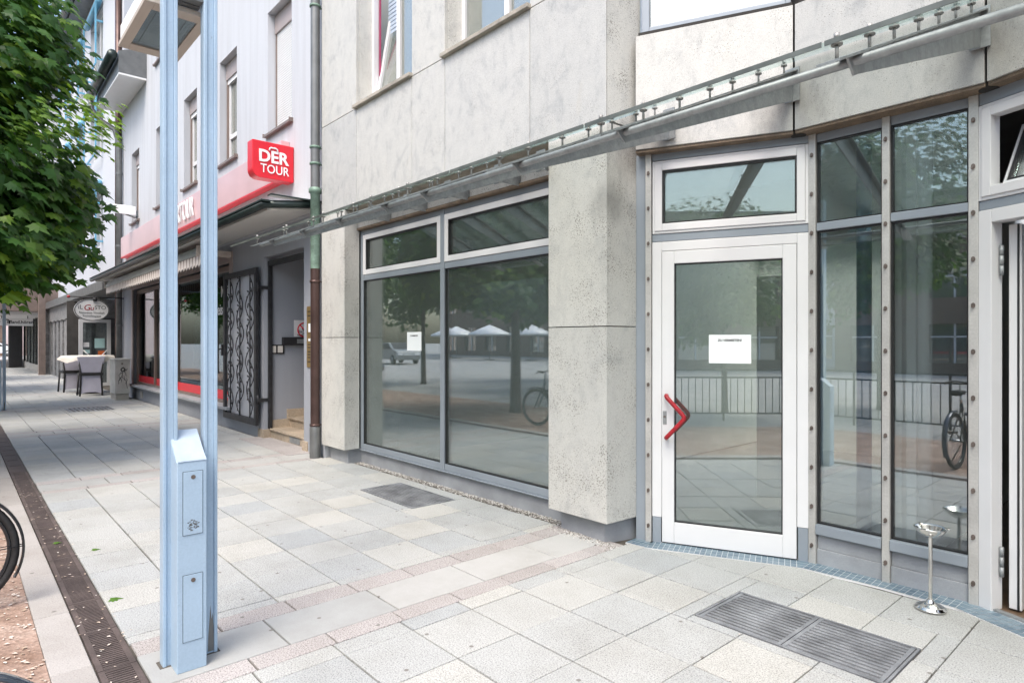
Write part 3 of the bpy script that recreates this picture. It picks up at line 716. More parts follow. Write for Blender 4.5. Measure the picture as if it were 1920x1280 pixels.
# recessed entrance: three facets
AF = R(23.75)
def facet(px, py, ang): return Matrix.Translation((px, py, 0)) @ Matrix.Rotation(ang, 4, 'Z')
P1 = (-2.975 + 1.178*math.cos(AF), 4.025 + 1.178*math.sin(AF))
P3 = (P1[0] + 0.931, P1[1])
F1 = facet(-2.975, 4.025, AF); F2 = facet(P1[0], P1[1], 0); F3 = facet(P3[0], P3[1], -AF)
L1 = 1.178
def mull(Mx, u, w=0.046, name='mullion'):
    mb = MB(Mx); mb.box(u-w/2, u+w/2, -0.012, 0.1, 0.0, 2.995)
    o = mb.build(name, M['mullion'], A, 0.004)
    for k in range(11):
        z = 0.13 + k*0.272; mb = MB(Mx)
        mb.prism([(u + 0.011*math.cos(q), -0.018, z + 0.016*math.sin(q)) for q in [i*math.pi/4 for i in range(8)]], (0, 0.01, 0))
        mb.box(u-0.007, u+0.004, -0.03, -0.012, z-0.014, z-0.006)
        mb.build('screw_hook', M['bolt'], o)
mull(F1, 0.031); mull(F2, 0.0, 0.05); mull(F2, 0.4655); mull(F2, 0.931, 0.05); mull(F3, L1-0.031)
mb = MB(F1); mb.box(-0.07, 0.006, 0.012, 0.1, -0.02, 3.0); mb.build('side_strip', M['grey_al'], A, 0.003)
# grey heads and transoms
def rail(Mx, u0, u1, z0, z1, y0=0.008, m='grey_al', nm='transom'):
    mb = MB(Mx); mb.box(u0, u1, y0, 0.09, z0, z1); return mb.build(nm, M[m], A, 0.004)
rail(F1, 0.056, 1.155, 2.943, 3.0, nm='head_rail'); rail(F1, 0.056, 1.155, 2.318, 2.376)
for u0, u1 in ((0.027, 0.441), (0.490, 0.905)):
    rail(F2, u0, u1, 2.938, 2.995, nm='head_rail'); rail(F2, u0, u1, 2.318, 2.372, -0.004); rail(F2, u0, u1, 0.214, 0.282, -0.022, nm='sill_rail')
    mb = MB(F2); mb.box(u0, u1, 0.02, 0.09, 0.11, 0.213); mb.box(u0, u1, 0.008, 0.09, -0.02, 0.109); mb.build('base_panel', M['cement'], A, 0.003)
    for z0, z1, nm in ((0.283, 2.317, 'window_pane'), (2.373, 2.937, 'top_pane')):
        mb = MB(F2); mb.frame(u0, u1, z0, z1, 0.010, 0.012, 0.05); g = mb.build('gasket', M['black'], A)
        mb = MB(F2); mb.box(u0+0.01, u1-0.01, 0.028, 0.04, z0+0.01, z1-0.01); mb.build(nm, M['glass_dark'], g)
rail(F3, 0.024, 1.12, 2.925, 2.995, nm='head_rail'); rail(F3, 0.024, 1.12, 2.312, 2.366)

def vent(Mx, u0, u1, z0, z1, gm, opened):
    mb = MB(Mx); mb.frame(u0, u1, z0, z1, 0.020, 0.0, 0.08); mb.frame(u0+0.020, u1-0.020, z0+0.020, z1-0.020, 0.055, -0.008, 0.07)
    o = mb.build('top_window', M['white_al'], A, 0.004)
    a, b, c, d = u0+0.075, u1-0.075, z0+0.075, z1-0.075
    if not opened:
        mb = MB(Mx); mb.frame(a, b, c, d, 0.013, 0.004, 0.05); mb.build('gasket', M['black'], o)
        mb = MB(Mx); mb.box(a+0.012, b-0.012, 0.03, 0.042, c+0.012, d-0.012); mb.build('top_pane', M[gm], o)
    else:
        Mt = Mx @ Matrix.Translation((0, 0.05, c)) @ Matrix.Rotation(R(-24), 4, 'X')
        mb = MB(Mt); mb.frame(a+0.02, b-0.02, 0.0, d-c, 0.04, 0.0, 0.05); mb.build('tilted_sash', M['black'], o)
        mb = MB(Mt); mb.frame(a+0.03, b-0.03, 0.01, d-c-0.01, 0.012, -0.006, 0.0); mb.build('sash_edge', M['white_al'], o)
        mb = MB(Mt); mb.box(a+0.06, b-0.06, 0.02, 0.03, 0.04, d-c-0.04); mb.build('top_pane', M[gm], o)
vent(F1, 0.060, 1.153, 2.378, 2.938, 'glass', False)
vent(F3, 0.026, 1.118, 2.368, 2.922, 'glass', True)
# left glass door
mb = MB(F1); mb.box(0.058, 0.131, 0.0, 0.09, 0.2, 2.314); mb.box(1.080, 1.153, 0.0, 0.09, 0.24, 2.314); mb.box(0.131, 1.080, 0.0, 0.09, 2.243, 2.314)
door = mb.build('entrance_door', M['white_al'], A, 0.004)
for (u0, u1, z1) in ((0.060, 0.126, 0.198), (1.086, 1.151, 0.238)):
    mb = MB(F1); mb.box(u0, u1, 0.004, 0.09, 0.0, z1); mb.build('kick_plate', M['grey_al'], door, 0.003)
mb = MB(F1)
mb.box(0.134, 0.226, -0.004, 0.06, 0.014, 2.239); mb.box(0.986, 1.077, -0.004, 0.06, 0.014, 2.239)
mb.box(0.226, 0.986, -0.004, 0.06, 2.143, 2.239); mb.box(0.226, 0.986, -0.004, 0.06, 0.014, 0.172)
mb.build('door_leaf', M['white_al'], door, 0.004)
mb = MB(F1); mb.frame(0.226, 0.986, 0.172, 2.143, 0.008, 0.01, 0.045); mb.build('door_gasket', M['black'], door)
mb = MB(F1); mb.box(0.234, 0.978, 0.022, 0.034, 0.18, 2.135); mb.build('door_pane', M['glass'], door)
mb = MB(F1); mb.box(0.1312, 0.1338, 0.03, 0.06, 0.012, 2.24); mb.box(1.0773, 1.0797, 0.03, 0.06, 0.012, 2.24); mb.box(0.134, 1.077, 0.03, 0.06, 2.2395, 2.2425); mb.box(0.13, 1.08, 0.02, 0.08, 0.0, 0.013); mb.build('door_gap', M['black'], door)
def vee(off):
    pts = [(0.172, off*0.25, 1.138), (0.176, off*0.7, 1.136), (0.188, off, 1.124)]
    q = [(0.188, 1.124), (0.295, 1.012)]
    for k in range(1, 7): pts.append((0.188 + (0.298-0.188)*k/6.0, off, 1.124 + (1.006-1.124)*k/6.0))
    pts += [(0.308, off, 0.992), (0.311, off, 0.978), (0.306, off, 0.964)]
    for k in range(1, 7): pts.append((0.300 + (0.188-0.300)*k/6.0, off, 0.955 + (0.832-0.955)*k/6.0))
    pts += [(0.176, off*0.7, 0.820), (0.172, off*0.25, 0.817)]
    return pts
mb = MB(F1); mb.tube(vee(-0.075), 0.017, 12); mb.build('door_handle', M['red'], door)
mb = MB(F1); mb.tube([(p[0], 0.06 - p[1], p[2]) for p in vee(-0.06)], 0.017, 12); mb.build('door_handle', M['red'], door)
mb = MB(F1); mb.box(0.142, 0.170, -0.009, -0.004, 0.916, 1.018); lk = mb.build('lock_plate', M['galv'], door, 0.002)
mb = MB(F1); mb.prism([(0.156+0.009*math.cos(q), -0.014, 0.975+0.009*math.sin(q)) for q in [i*math.pi/6 for i in range(12)]], (0, 0.006, 0)); mb.build('lock_cylinder', M['bolt'], door)
# right glass door, swung open into the dark shop
mb = MB(F3); mb.box(0.026, 0.100, 0.0, 0.09, 0.0, 2.31); mb.box(1.06, 1.13, 0.0, 0.09, 0.0, 2.31); mb.box(0.100, 1.06, 0.0, 0.09, 2.234, 2.31)
d2 = mb.build('entrance_door', M['white_al'], A, 0.004)
HX = F3 @ Vector((0.128, 0.10, 0))
Md = Matrix.Translation(HX) @ Matrix.Rotation(R(86), 4, 'Z')
mb = MB(Md); mb.box(0, 0.09, -0.06, 0.0, 0.02, 2.22); mb.box(0.83, 0.92, -0.06, 0.0, 0.02, 2.22); mb.box(0.09, 0.83, -0.06, 0, 0.02, 0.17); mb.box(0.09, 0.83, -0.06, 0, 2.13, 2.22)
mb.build('door_leaf', M['white_al'], d2, 0.004)
mb = MB(Md); mb.frame(0.09, 0.83, 0.17, 2.13, 0.010, -0.05, -0.01); mb.box(-0.004, 0.0, -0.05, -0.04, 0.02, 2.22); mb.build('door_gasket', M['black'], d2)
mb = MB(Md); mb.box(0.10, 0.82, -0.036, -0.024, 0.18, 2.12); mb.build('door_pane', M['glass'], d2)
for z in (0.20, 1.93):
    mb = MB(F3)
    for k in range(3): mb.lathe([(0, 0), (0.011, 0), (0.011, 0.055), (0, 0.055)], (0.116, 0.06, z + 0.058*k), 12)
    mb.build('hinge', M['galv'], d2)
mb = MB(F3); mb.box(0.10, 1.06, 0.015, 0.05, -0.005, 0.014); mb.build('door_threshold', M['galv'], d2)

# stone fascia above the entrance, three slabs that butt at the joints
def fascia(p, q):
    p = Vector((*p, 0)); q = Vector((*q, 0)); d = (q-p).normalized(); n = Vector((-d.y, d.x, 0)); L = (q-p).length
    Mx = Matrix.Translation(p) @ Matrix.Rotation(math.atan2(d.y, d.x), 4, 'Z')
    mb = MB(Mx); mb.cur = rp.random(); mb.box(0.006, L-0.006, 0.0, 0.07, 3.016, 3.885); o = mb.build('fascia', M['stone'], A, 0.003)
    mb = MB(Mx); mb.box(0.004, L-0.004, 0.012, 0.16, 2.994, 3.015); mb.build('fascia_trim', M['brown_trim'], o, 0.003)
    mb = MB(Mx); mb.box(0.03, L-0.03, 0.07, 0.14, 3.02, 3.88); mb.build('fascia_core', M['darkgap'], o)
    # upper glazing above the stone band
    mb = MB(Mx); mb.frame(0.035, L, 3.925, 6.3, 0.055, 0.09, 0.17); o = mb.build('upper_window', M['grey_al'], A, 0.004)
    mb = MB(Mx); mb.box(0.09, L-0.055, 0.12, 0.13, 3.98, 6.24); mb.build('window_pane', M['glass_sky'], o)
    mb = MB(Mx)
    for k in range(46): mb.box(0.095, L-0.06, 0.24, 0.262, 3.98+k*0.05, 4.018+k*0.05)
    mb.build('slat_blind', M['blind'], o)
    mb = MB(Mx); mb.box(0, L, 0.6, 0.65, 3.9, 6.3); mb.build('room_wall', M['int_wall'], o)
    mb = MB(Mx); mb.box(0.02, L-0.01, 0.03, 0.2, 3.888, 3.922); mb.build('dark_joint', M['darkgap'], o)
J0, J1, J2, J3 = (-2.985, 3.915), (-1.968, 4.368), (-0.882, 4.368), (0.125, 3.915)
fascia(J0, J1); fascia(J1, J2); fascia(J2, J3)
for (x, y) in (J1, J2):
    mb = MB(); mb.lathe([(0, 2.99), (0.05, 2.99), (0.05, 6.3), (0, 6.3)], (x, y+0.075, 0), 12); mb.build('joint_filler', M['darkgap'], A)
# far pier and display bay of the same facade to the right of the entrance
XS = 2*(P1[0]+0.4655)
mb = MB(); mb.prism([(XS+3.045, 4.06, 0.17), (XS+3.068, YA, 0.17), (XS+3.685, YA, 0.17), (XS+3.685, 4.06, 0.17)], (0, 0, 6.7)); mb.build('pier', M['stone_pit'], A, 0.003)
mb = MB(); mb.box(XS+3.1, XS+3.66, 3.8, 4.06, -0.02, 0.165); mb.build('pier_block', M['cement'], A)
mb = MB(); mb.box(XS+3.69, XS+8, YA, 3.97, 3.2, 6.9); mb.box(XS+3.69, XS+8, 3.93, 4.1, -0.02, 0.4); mb.build('upper_wall', M['stone'], A)
mb = MB(); mb.box(XS+3.69, XS+8, 3.97, 3.985, 0.4, 3.2); mb.build('window_pane', M['glass'], A)
# interior of the empty shop
mb = MB(); mb.prism([(-7.45, 3.99, -0.012), (-3.60, 3.99, -0.012), (-3.05, 4.13, -0.012), (-2.93, 4.12, -0.012), (P1[0], P1[1]+0.06, -0.012), (-1.45, P1[1]+0.06, -0.012), (-1.45, 9.4, -0.012), (-7.45, 9.4, -0.012)], (0, 0, 0.018)); mb.build('interior_floor', M['int_floor'], A)
mb = MB(); mb.box(-7.5, -1.35, 9.3, 9.4, 0.0, 3.4); mb.box(-7.55, -7.42, 3.98, 9.3, 0.0, 3.4)
mb.box(-4.85, -4.73, 6.2, 9.3, 0.02, 3.2)
mb.build('interior_wall', M['int_wall'], A)
mb = MB(); mb.box(-1.45, -1.38, 4.62, 9.3, 0.0, 3.3); mb.build('partition_wall', M['int_wall'], A)
mb = MB(); mb.prism([(-7.45, 4.03, 3.06), (-3.60, 4.03, 3.06), (-3.05, 4.15, 3.06), (-2.93, 4.16, 3.06), (P1[0], P1[1]+0.12, 3.06), (-1.35, P1[1]+0.12, 3.06), (-1.35, 6.0, 3.06), (-7.45, 6.0, 3.06)], (0, 0, 0.04)); mb.box(-7.45, -1.45, 5.85, 5.98, 2.42, 3.058); mb.box(-7.5, -7.1, 6.0, 9.4, 3.06, 3.1); mb.box(-1.8, -1.35, 6.0, 9.4, 3.06, 3.1); mb.box(-7.1, -1.8, 9.0, 9.4, 3.06, 3.1); mb.build('interior_ceiling', M['ceiling'], A)  # ceiling left open for the added skylight; added beam hides it
mb = MB(); mb.box(-7.1, -1.8, 6.0, 9.0, 3.07, 3.09); mb.build('added_skylight_pane', M['glass_canopy'], A)  # added skylight, lets daylight in to brighten the shop
mb = MB()
for x in (-6.4, -5.2):
    for k in range(6): mb.box(x, x+0.9, 5.2+k*0.08, 5.25+k*0.08, 3.03, 3.055)
mb.build('ceiling_grille', M['white'], A)
mb = MB(); mb.box(-7.40, -7.05, 4.3, 4.75, 0.0, 3.06); mb.box(-5.35, -5.0, 5.3, 5.65, 0.0, 3.06); mb.build('interior_column', M['int_wall'], A)
mb = MB(); mb.frame(-7.15+0.3, -5.95, 0.0, 2.15, 0.07, 9.24, 9.3); mb.box(-6.78, -6.02, 9.26, 9.29, 0.02, 2.08); mb.build('interior_door', M['white_al'], A)
mb = MB(F1); mb.box(0.70, 1.3, 1.9, 1.96, 0.0, 2.2); mb.build('interior_door', M['int_wall'], A)
mb = MB(F2); mb.tube([(0.60, 0.30, 0.02), (0.60, 0.30, 2.98)], 0.045, 14); mb.box(0.50, 0.57, 0.22, 0.42, 0.02, 2.98); mb.build('interior_column', M['white'], A)
mb = MB(F2); mb.tube([(0.16, 0.5, 0.02), (0.16, 0.5, 2.98)], 0.05, 14); mb.build('interior_column', M['blue_dark'], A)
# the neighbouring dark shop behind the open door
mb = MB(); mb.prism([(-1.37, P3[1]+0.05, -0.012), (P3[0], P3[1]+0.05, -0.012), (0.45, 4.05, -0.012), (3, 4.05, -0.012), (3, 9.4, -0.012), (-1.37, 9.4, -0.012)], (0, 0, 0.02)); mb.build('shop_floor', M['wood_floor'], A)
mb = MB(); mb.box(-1.30, 3.0, 8.0, 8.1, 0, 3.1); mb.box(2.9, 3.0, 4.1, 8.0, 0, 3.1); mb.box(-1.37, 3.0, 4.7, 8.1, 3.04, 3.1); mb.build('shop_wall', M['int_dark'], A)
sh = MB()
for z in (0.5, 0.95, 1.4, 1.85): sh.box(-0.95, -0.55, 5.6, 7.9, z, z+0.03)
shelf = sh.build('shop_shelf', M['int_dark'], A)
for i in range(24):
    y = 5.65 + (i % 6)*0.36; z = (0.53, 0.98, 1.43, 1.88)[i//6]; h = rnd.uniform(0.12, 0.3)
    mb = MB(); mb.box(-0.9, -0.62, y, y+rnd.uniform(0.12, 0.28), z, z+h)
    mb.build('boxed_goods', M[rnd.choice(['orange', 'lilac', 'aqua', 'cream', 'pink_sign', 'blue_dark'])], shelf)
mb = MB(); mb.box(-8.0, 5.0, 9.5, 9.7, 0, 3.6); mb.box(-8.0, 5.0, YA+0.5, 5.0, 6.95, 7.2); mb.box(-7.955, -7.6, YA+0.3, 9.6, 0.18, 6.9); mb.build('building_core', M['int_wall'], A)

# small blue-grey tiles along the threshold
mb = MB()
outer = [(-3.05, 3.885), (-2.869, 3.897), (-1.90, 4.345), (-1.43, 4.372), (-1.02, 4.36), (-0.62, 4.165), (-0.1, 3.92), (0.05, 3.86)]
def along(pts, s):
    for a, b in zip(pts, pts[1:]):
        d = math.hypot(b[0]-a[0], b[1]-a[1])
        if s <= d: return Vector((a[0]+(b[0]-a[0])*s/d, a[1]+(b[1]-a[1])*s/d, 0)), Vector((b[0]-a[0], b[1]-a[1], 0)).normalized()
        s -= d
    return Vector((*pts[-1], 0)), Vector((pts[-1][0]-pts[-2][0], pts[-1][1]-pts[-2][1], 0)).normalized()
tot = sum(math.hypot(b[0]-a[0], b[1]-a[1]) for a, b in zip(outer, outer[1:])); s = 0.0
while s < tot - 0.04:
    p, d = along(outer, s); q, e = along(outer, s+0.035); n1 = Vector((-d.y, d.x, 0)); n2 = Vector((-e.y, e.x, 0))
    for r0, r1 in ((0.0, 0.052), (0.055, 0.107), (0.110, 0.165)):
        mb.cur = rnd.random()
        mb.quad(tuple(p+n1*r0+Vector((0,0,0.0045))), tuple(q+n2*r0+Vector((0,0,0.0045))), tuple(q+n2*r1+Vector((0,0,0.0045))), tuple(p+n1*r1+Vector((0,0,0.0045))))
    s += 0.038
tag(mb.build('pavement_tile_strip', M['tile']), kind='structure')
mb = MB(); 
mb.prism([(*p, -0.01) for p in outer] + [(-0.0, 4.4, -0.01), (P3[0], P3[1]+0.05, -0.01), (P1[0], P1[1]+0.05, -0.01), (-3.05, 4.05, -0.01)], (0, 0, 0.012))
tag(mb.build('pavement_tile_bed', M['white']), kind='structure')

# ------------------------------------------------------------------ glass canopy on sloping brackets
CAN = thing('glass_canopy', 'glass canopy on sloping galvanised steel brackets along the stone facade and entrance', 'canopy', (-3.4, 3.7, 2.7))
YT, ZT, SL = 2.27, 2.52, 0.435
def back_y(x):
    if x < -3.03: return 3.66 if x > -7.31 else 3.66
    pts = [(-3.03, 3.90), J0, J1, J2, J3, (0.2, 3.9), (9, 3.9)]
    for a, b in zip(pts, pts[1:]):
        if a[0] <= x <= b[0]: return a[1] + (b[1]-a[1])*(x-a[0])/(b[0]-a[0]) - 0.012
    return 3.66
BX = [-6.52, -5.76, -5.01, -4.25, -3.71, -2.74, -1.97, -0.905, 0.10]
for k, x in enumerate(BX):
    yb = back_y(x) if x > -3.03 else 3.62
    zb = ZT + SL*(yb-YT); dr = 0.18 if x > -3.03 else 0.12
    mb = MB()
    # web: tapered plate in the y/z plane
    mb.prism([(x-0.005, YT+0.17, ZT+SL*0.17-0.012), (x-0.005, yb, zb-0.012), (x-0.005, yb, zb-dr-0.03), (x-0.005, YT+0.27, ZT+SL*0.27-0.085), (x-0.005, YT+0.23, ZT+SL*0.23-0.085)], (0.010, 0, 0))
    if x < -3.03: mb.box(x-0.004, x+0.004, 3.605, 3.884, 2.965, 3.085)
    br = mb.build('bracket', M['galv'], CAN, 0.0015)
    mb = MB(); mb.prism([(x-0.04, YT, ZT-0.010), (x-0.04, yb, zb-0.010), (x-0.04, yb, zb), (x-0.04, YT, ZT)], (0.08, 0, 0)); mb.build('flange', M['galv'], br, 0.001)
    mb = MB(); mb.box(x-0.05, x+0.05, yb-0.012, yb, zb-dr-0.04, zb+0.01); mb.build('end_plate', M['galv'], br, 0.001)
    # rods that hold the glass
    nb = 7 if x > -3.03 else 5
    for i in range(nb):
        y = YT + 0.06 + (yb-YT-0.22)*i/(nb-1) + rnd.uniform(-0.03, 0.03); z = ZT + SL*(y-YT); mb = MB()
        mb.tube([(x, y, z-0.01), (x, y, z+0.075)], 0.0065, 8); mb.lathe([(0, 0), (0.020, 0), (0.020, 0.007), (0, 0.007)], (x, y, z+0.046), 12)
        mb.lathe([(0, 0), (0.011, 0), (0.011, 0.018), (0, 0.018)], (x, y, z+0.071), 8)
        mb.build('glass_fixing', M['fixing'], br)
mb = MB(); mb.tube([(-6.9, 2.50, 2.588), (0.6, 2.50, 2.588)], 0.018, 14)
mb.build('canopy_tube', M['galv'], CAN)
GZ = 0.056
edges = [-7.45, -6.95, -6.12, -5.30, -4.48, -3.72]
def sheet(mb, x0, x1, yf, b0, b1, t=0.014):
    z = lambda y: ZT + SL*(y-YT) + GZ
    v = [(x0, yf, z(yf)), (x1, yf, z(yf)), (x1, b1, z(b1)), (x0, b0, z(b0))]
    mb.add([*v, *[(p[0], p[1], p[2]+t) for p in v]], [(0,3,2,1),(4,5,6,7),(0,1,5,4),(1,2,6,5),(2,3,7,6),(3,0,4,7)])
YF = YT - 0.05
segs = [(-7.0, -5.765), (-5.755, -4.255), (-4.245, -3.06), (-3.05, -1.99), (-1.98, -0.905), (-0.895, 0.45)]
for (a, b) in segs:
    mb = MB()
    if a < -3.04: sheet(mb, a, b, YF, 3.655, 3.655)
    elif a < -3.0: sheet(mb, a, b, YF, 3.90, back_y(b))
    elif b < 0: sheet(mb, a, b, YF, back_y(a), back_y(b))
    else: sheet(mb, a, b, YF, back_y(a), 3.85)
    g = mb.build('canopy_pane', M['glass_canopy'], CAN)
    z = ZT + SL*(YF-YT) + GZ
    mb = MB(); mb.box(a, b, YF-0.004, YF-0.001, z-0.002, z+0.016); mb.build('pane_edge', M['glass_edge'], g)

# ------------------------------------------------------------------ ashtray, notices
t = thing('standing_ashtray', 'polished steel standing ashtray beside the open glass door', 'ashtray', (-1.115, 4.232, 0.005))
mb = MB(); mb.lathe([(0, 0), (0.078, 0), (0.080, 0.006), (0.078, 0.011), (0.070, 0.014), (0.069, 0.019), (0.060, 0.022), (0.045, 0.030), (0.028, 0.036), (0.018, 0.048), (0.0125, 0.058), (0, 0.058)], (-1.115, 4.232, 0.005), 48); mb.build('base', M['steel'], t)
mb = MB(); mb.lathe([(0.0105, 0), (0.0105, 0.375)], (-1.115, 4.232, 0.05), 24); mb.build('stem', M['steel'], t)
mb = MB(); mb.lathe([(0.0, 0.0), (0.030, 0.002), (0.058, 0.018), (0.075, 0.040), (0.082, 0.052), (0.085, 0.055), (0.082, 0.057), (0.070, 0.050), (0.052, 0.032), (0.030, 0.020), (0, 0.018)], (-1.115, 4.232, 0.42), 48); mb.build('bowl', M['steel'], t)
mb = MB()
for k in range(3):
    q = k*2.094+0.4; mb.box(-0.012, 0.012, -0.006, 0.006, 0, 0.006)
    for j in range(len(mb.v)-8, len(mb.v)):
        p = Vector(mb.v[j]); p = Matrix.Rotation(q, 4, 'Z') @ (p + Vector((0.082, 0, 0.474))); mb.v[j] = (p.x-1.115, p.y+4.232, p.z)
mb.build('cigarette_rest', M['steel'], t)

def notice(name, label, Mx, u0, u1, z0, z1, y, ts):
    t = thing(name, label, 'notice', Mx @ Vector(((u0+u1)/2, y, z0)), group='white letting notices on the glass')
    mb = MB(Mx); mb.box(u0, u1, y-0.002, y, z0, z1); mb.build('paper_sheet', M['paper'], t)
    fr = Mx @ face_frame(((u0+u1)/2, y-0.003, z1-(z1-z0)*0.20), (1, 0, 0), (0, 0, 1))
    text('printed_line', 'ZU VERMIETEN!', ts, fr, M['ink'], t, 0.0005, 0.0006)
notice('letting_notice', 'white landscape letting notice on the white framed glass door', F1, 0.478, 0.775, 1.388, 1.600, 0.021, 0.024)
notice('letting_notice', 'white letting notice hanging inside the left pane of the display window', Matrix.Identity(4), -6.27, -5.975, 1.445, 1.658, YW+0.028, 0.022)

# ------------------------------------------------------------------ white building with the travel office
YB = 3.74
B = thing('white_building', 'white plastered building with tall narrow shuttered windows above a travel office', 'building', (-14, YB, 0))
BX0, BX1 = -21.45, -8.03
WX = [(-10.03, -9.09), (-12.43, -11.48), (-14.85, -13.90), (-17.35, -16.42), (-20.15, -19.20)]
ZW0, ZW1 = 4.80, 6.74
holes = [(a, b, ZW0, ZW1) for a, b in WX]
mb = MB(); wall_holes(mb, BX0, BX1, 3.30, 8.25, YB, 0.40, holes)
mb.build('upper_wall', M['plaster'], B)
mb = MB(); wall_holes(mb, -18.33, BX1, 8.25, 13.0, YB, 0.40, [(a, b, 8.32, 10.26) for a, b in WX[:4]]); mb.build('gable_wall', M['plaster'], B)
mb = MB(); mb.box(-18.33, -18.28, YB+0.4, 14, 8.25, 13); mb.box(BX0, BX1, 13.8, 14, 0, 8); mb.box(BX1-0.02, BX1, YB+0.4, 14, 0, 13); mb.build('side_wall', M['plaster'], B)
for row, (z0, z1) in enumerate(((ZW0, ZW1), (8.32, 10.26))):
    for i, (a, b) in enumerate(WX[:5 - row]):
        y = YB + 0.13
        mb = MB(); mb.frame(a+0.03, b-0.03, z0+0.02, z1-0.30, 0.07, y+0.03, y+0.10); mb.box(a+0.1, b-0.1, y+0.026, y+0.10, z0+0.52, z0+0.60)
        w = mb.build('window', M['white_al'], B, 0.004)
        mb = MB(); mb.box(a+0.1, b-0.1, y+0.06, y+0.07, z0+0.09, z1-0.37); mb.build('window_pane', M['glass_sky'], w)
        mb = MB(); mb.box(a+0.005, b-0.005, y-0.02, y+0.10, z1-0.30, z1-0.005); mb.build('shutter_box', M['taupe'], w, 0.004)
        mb = MB(); mb.box(a+0.002, a+0.03, y-0.005, y+0.1, z0, z1-0.30); mb.box(b-0.03, b-0.002, y-0.005, y+0.1, z0, z1-0.30); mb.build('shutter_rail', M['sill_brown'], w)
        mb = MB()
        if i == 0:
            k = 0; zz = z0 + 0.02
            while zz < z1 - 0.32: mb.prism([(a+0.03, y+0.012, zz), (a+0.03, y+0.004, zz+0.018), (a+0.03, y+0.012, zz+0.034), (a+0.03, y+0.024, zz+0.034), (a+0.03, y+0.024, zz)], (b-a-0.06, 0, 0)); zz += 0.037
        else:
            for zz in (z1-0.34, z1-0.38): mb.box(a+0.03, b-0.03, y+0.004, y+0.024, zz, zz+0.036)
        mb.build('roller_shutter', M['shutter'], w)
        mb = MB(); mb.box(a-0.05, b+0.05, YB-0.06, y+0.05, z0-0.03, z0+0.004); mb.box(a-0.055, a-0.045, YB-0.065, YB+0.02, z0-0.03, z0+0.03); mb.box(b+0.045, b+0.055, YB-0.065, YB+0.02, z0-0.03, z0+0.03); mb.build('sill', M['sill_brown'], w)
        mb = MB(); mb.box(a-0.2, b+0.2, y+0.55, y+0.6, z0-0.3, z1+0.3); mb.build('room_wall', M['int_dark'], w)
# ground floor, painted blue grey, with shop window and stair door
DX0, DX1 = -10.20, -8.66
SX0, SX1 = -20.18, -11.85
mb = MB(); wall_holes(mb, BX0, BX1, -0.02, 3.30, YB, 0.30, [(DX0, DX1, -0.02, 2.90), (SX0, SX1, 0.36, 3.02)]); mb.build('ground_floor_wall', M['grey_plaster'], B)
mb = MB(); mb.box(BX1, BX1+0.055, YB-0.01, YB+0.3, -0.02, 12); mb.build('wall_end', M['plaster'], B)
mb = MB(); mb.frame(SX0-0.02, SX1+0.17, 0.36, 3.16, 0.19, YB-0.012, YB+0.02, 0.02); 
sw = mb.build('shop_window', M['taupe'], B, 0.004)
mb = MB(); mb.box(SX0-0.15, SX1+0.2, YB-0.13, YB+0.28, 0.335, 0.385); mb.build('window_ledge', M['cement'], sw, 0.005)
mb = MB(); xs = [SX0+0.17, -18.0, -16.0, -13.95, SX1-0.03]
mb.box(xs[0], xs[-1], YB+0.10, YB+0.2, 0.386, 0.44); mb.box(xs[0], xs[-1], YB+0.10, YB+0.2, 2.86, 2.96)
for x in xs: mb.box(x-0.035, x+0.035, YB+0.098, YB+0.2, 0.386, 2.95)
mb.build('window_frame', M['sill_brown'], sw, 0.003)
mb = MB(); mb.box(xs[0], xs[-1], YB+0.15, YB+0.16, 0.44, 2.86); mb.build('window_pane', M['shop_glass'], sw)
mb = MB()
for a, b in zip(xs, xs[1:]): mb.box(a+0.036, b-0.036, YB+0.145, YB+0.149, 0.445, 0.62)
mb.build('red_film', M['red_sign'], sw)
fr = lambda x, z: face_frame((x, YB+0.146, z), (1, 0, 0), (0, 0, 1))
text('window_lettering', 'Mein', 0.30, fr(-12.55, 2.50), M['white'], sw, 0.001, 0.004)
text('window_lettering', 'Reisebüro', 0.30, fr(-12.62, 2.16), M['white'], sw, 0.001, 0.004)
text('window_lettering', '-Reisebü', 0.12, face_frame((-12.35, YB+0.142, 0.53), (1, 0, 0), (0, 0, 1)), M['white'], sw, 0.001, 0.002)
mb = MB(); mb.box(SX0, SX1, YB+2.6, YB+2.7, 0, 3); mb.box(SX0, SX1, YB+0.3, YB+2.6, 0.30, 0.34); mb.box(SX0-0.1, SX0, YB+0.3, YB+2.7, 0, 3); mb.box(SX1, SX1+0.1, YB+0.3, YB+2.7, 0, 3); mb.box(SX0, SX1, YB+0.3, YB+2.6, 3.03, 3.1); mb.build('shop_interior', M['int_dark'], sw)
for k, (x, m) in enumerate(((-19.3, 'orange'), (-17.2, 'aqua'), (-15.3, 'cream'), (-13.2, 'lilac'))):
    mb = MB(); mb.box(x-0.35, x+0.35, YB+0.9, YB+0.93, 0.9, 2.1); mb.box(x-0.03, x+0.03, YB+0.93, YB+0.96, 0.34, 0.9); mb.build('poster_stand', M[m], sw)
for x in (-18.9, -15.9, -13.2):
    mb = MB(); mb.box(x-0.13, x+0.13, YB-0.012, YB+0.05, 0.06, 0.24); mb.build('cellar_vent', M['conc'], B)
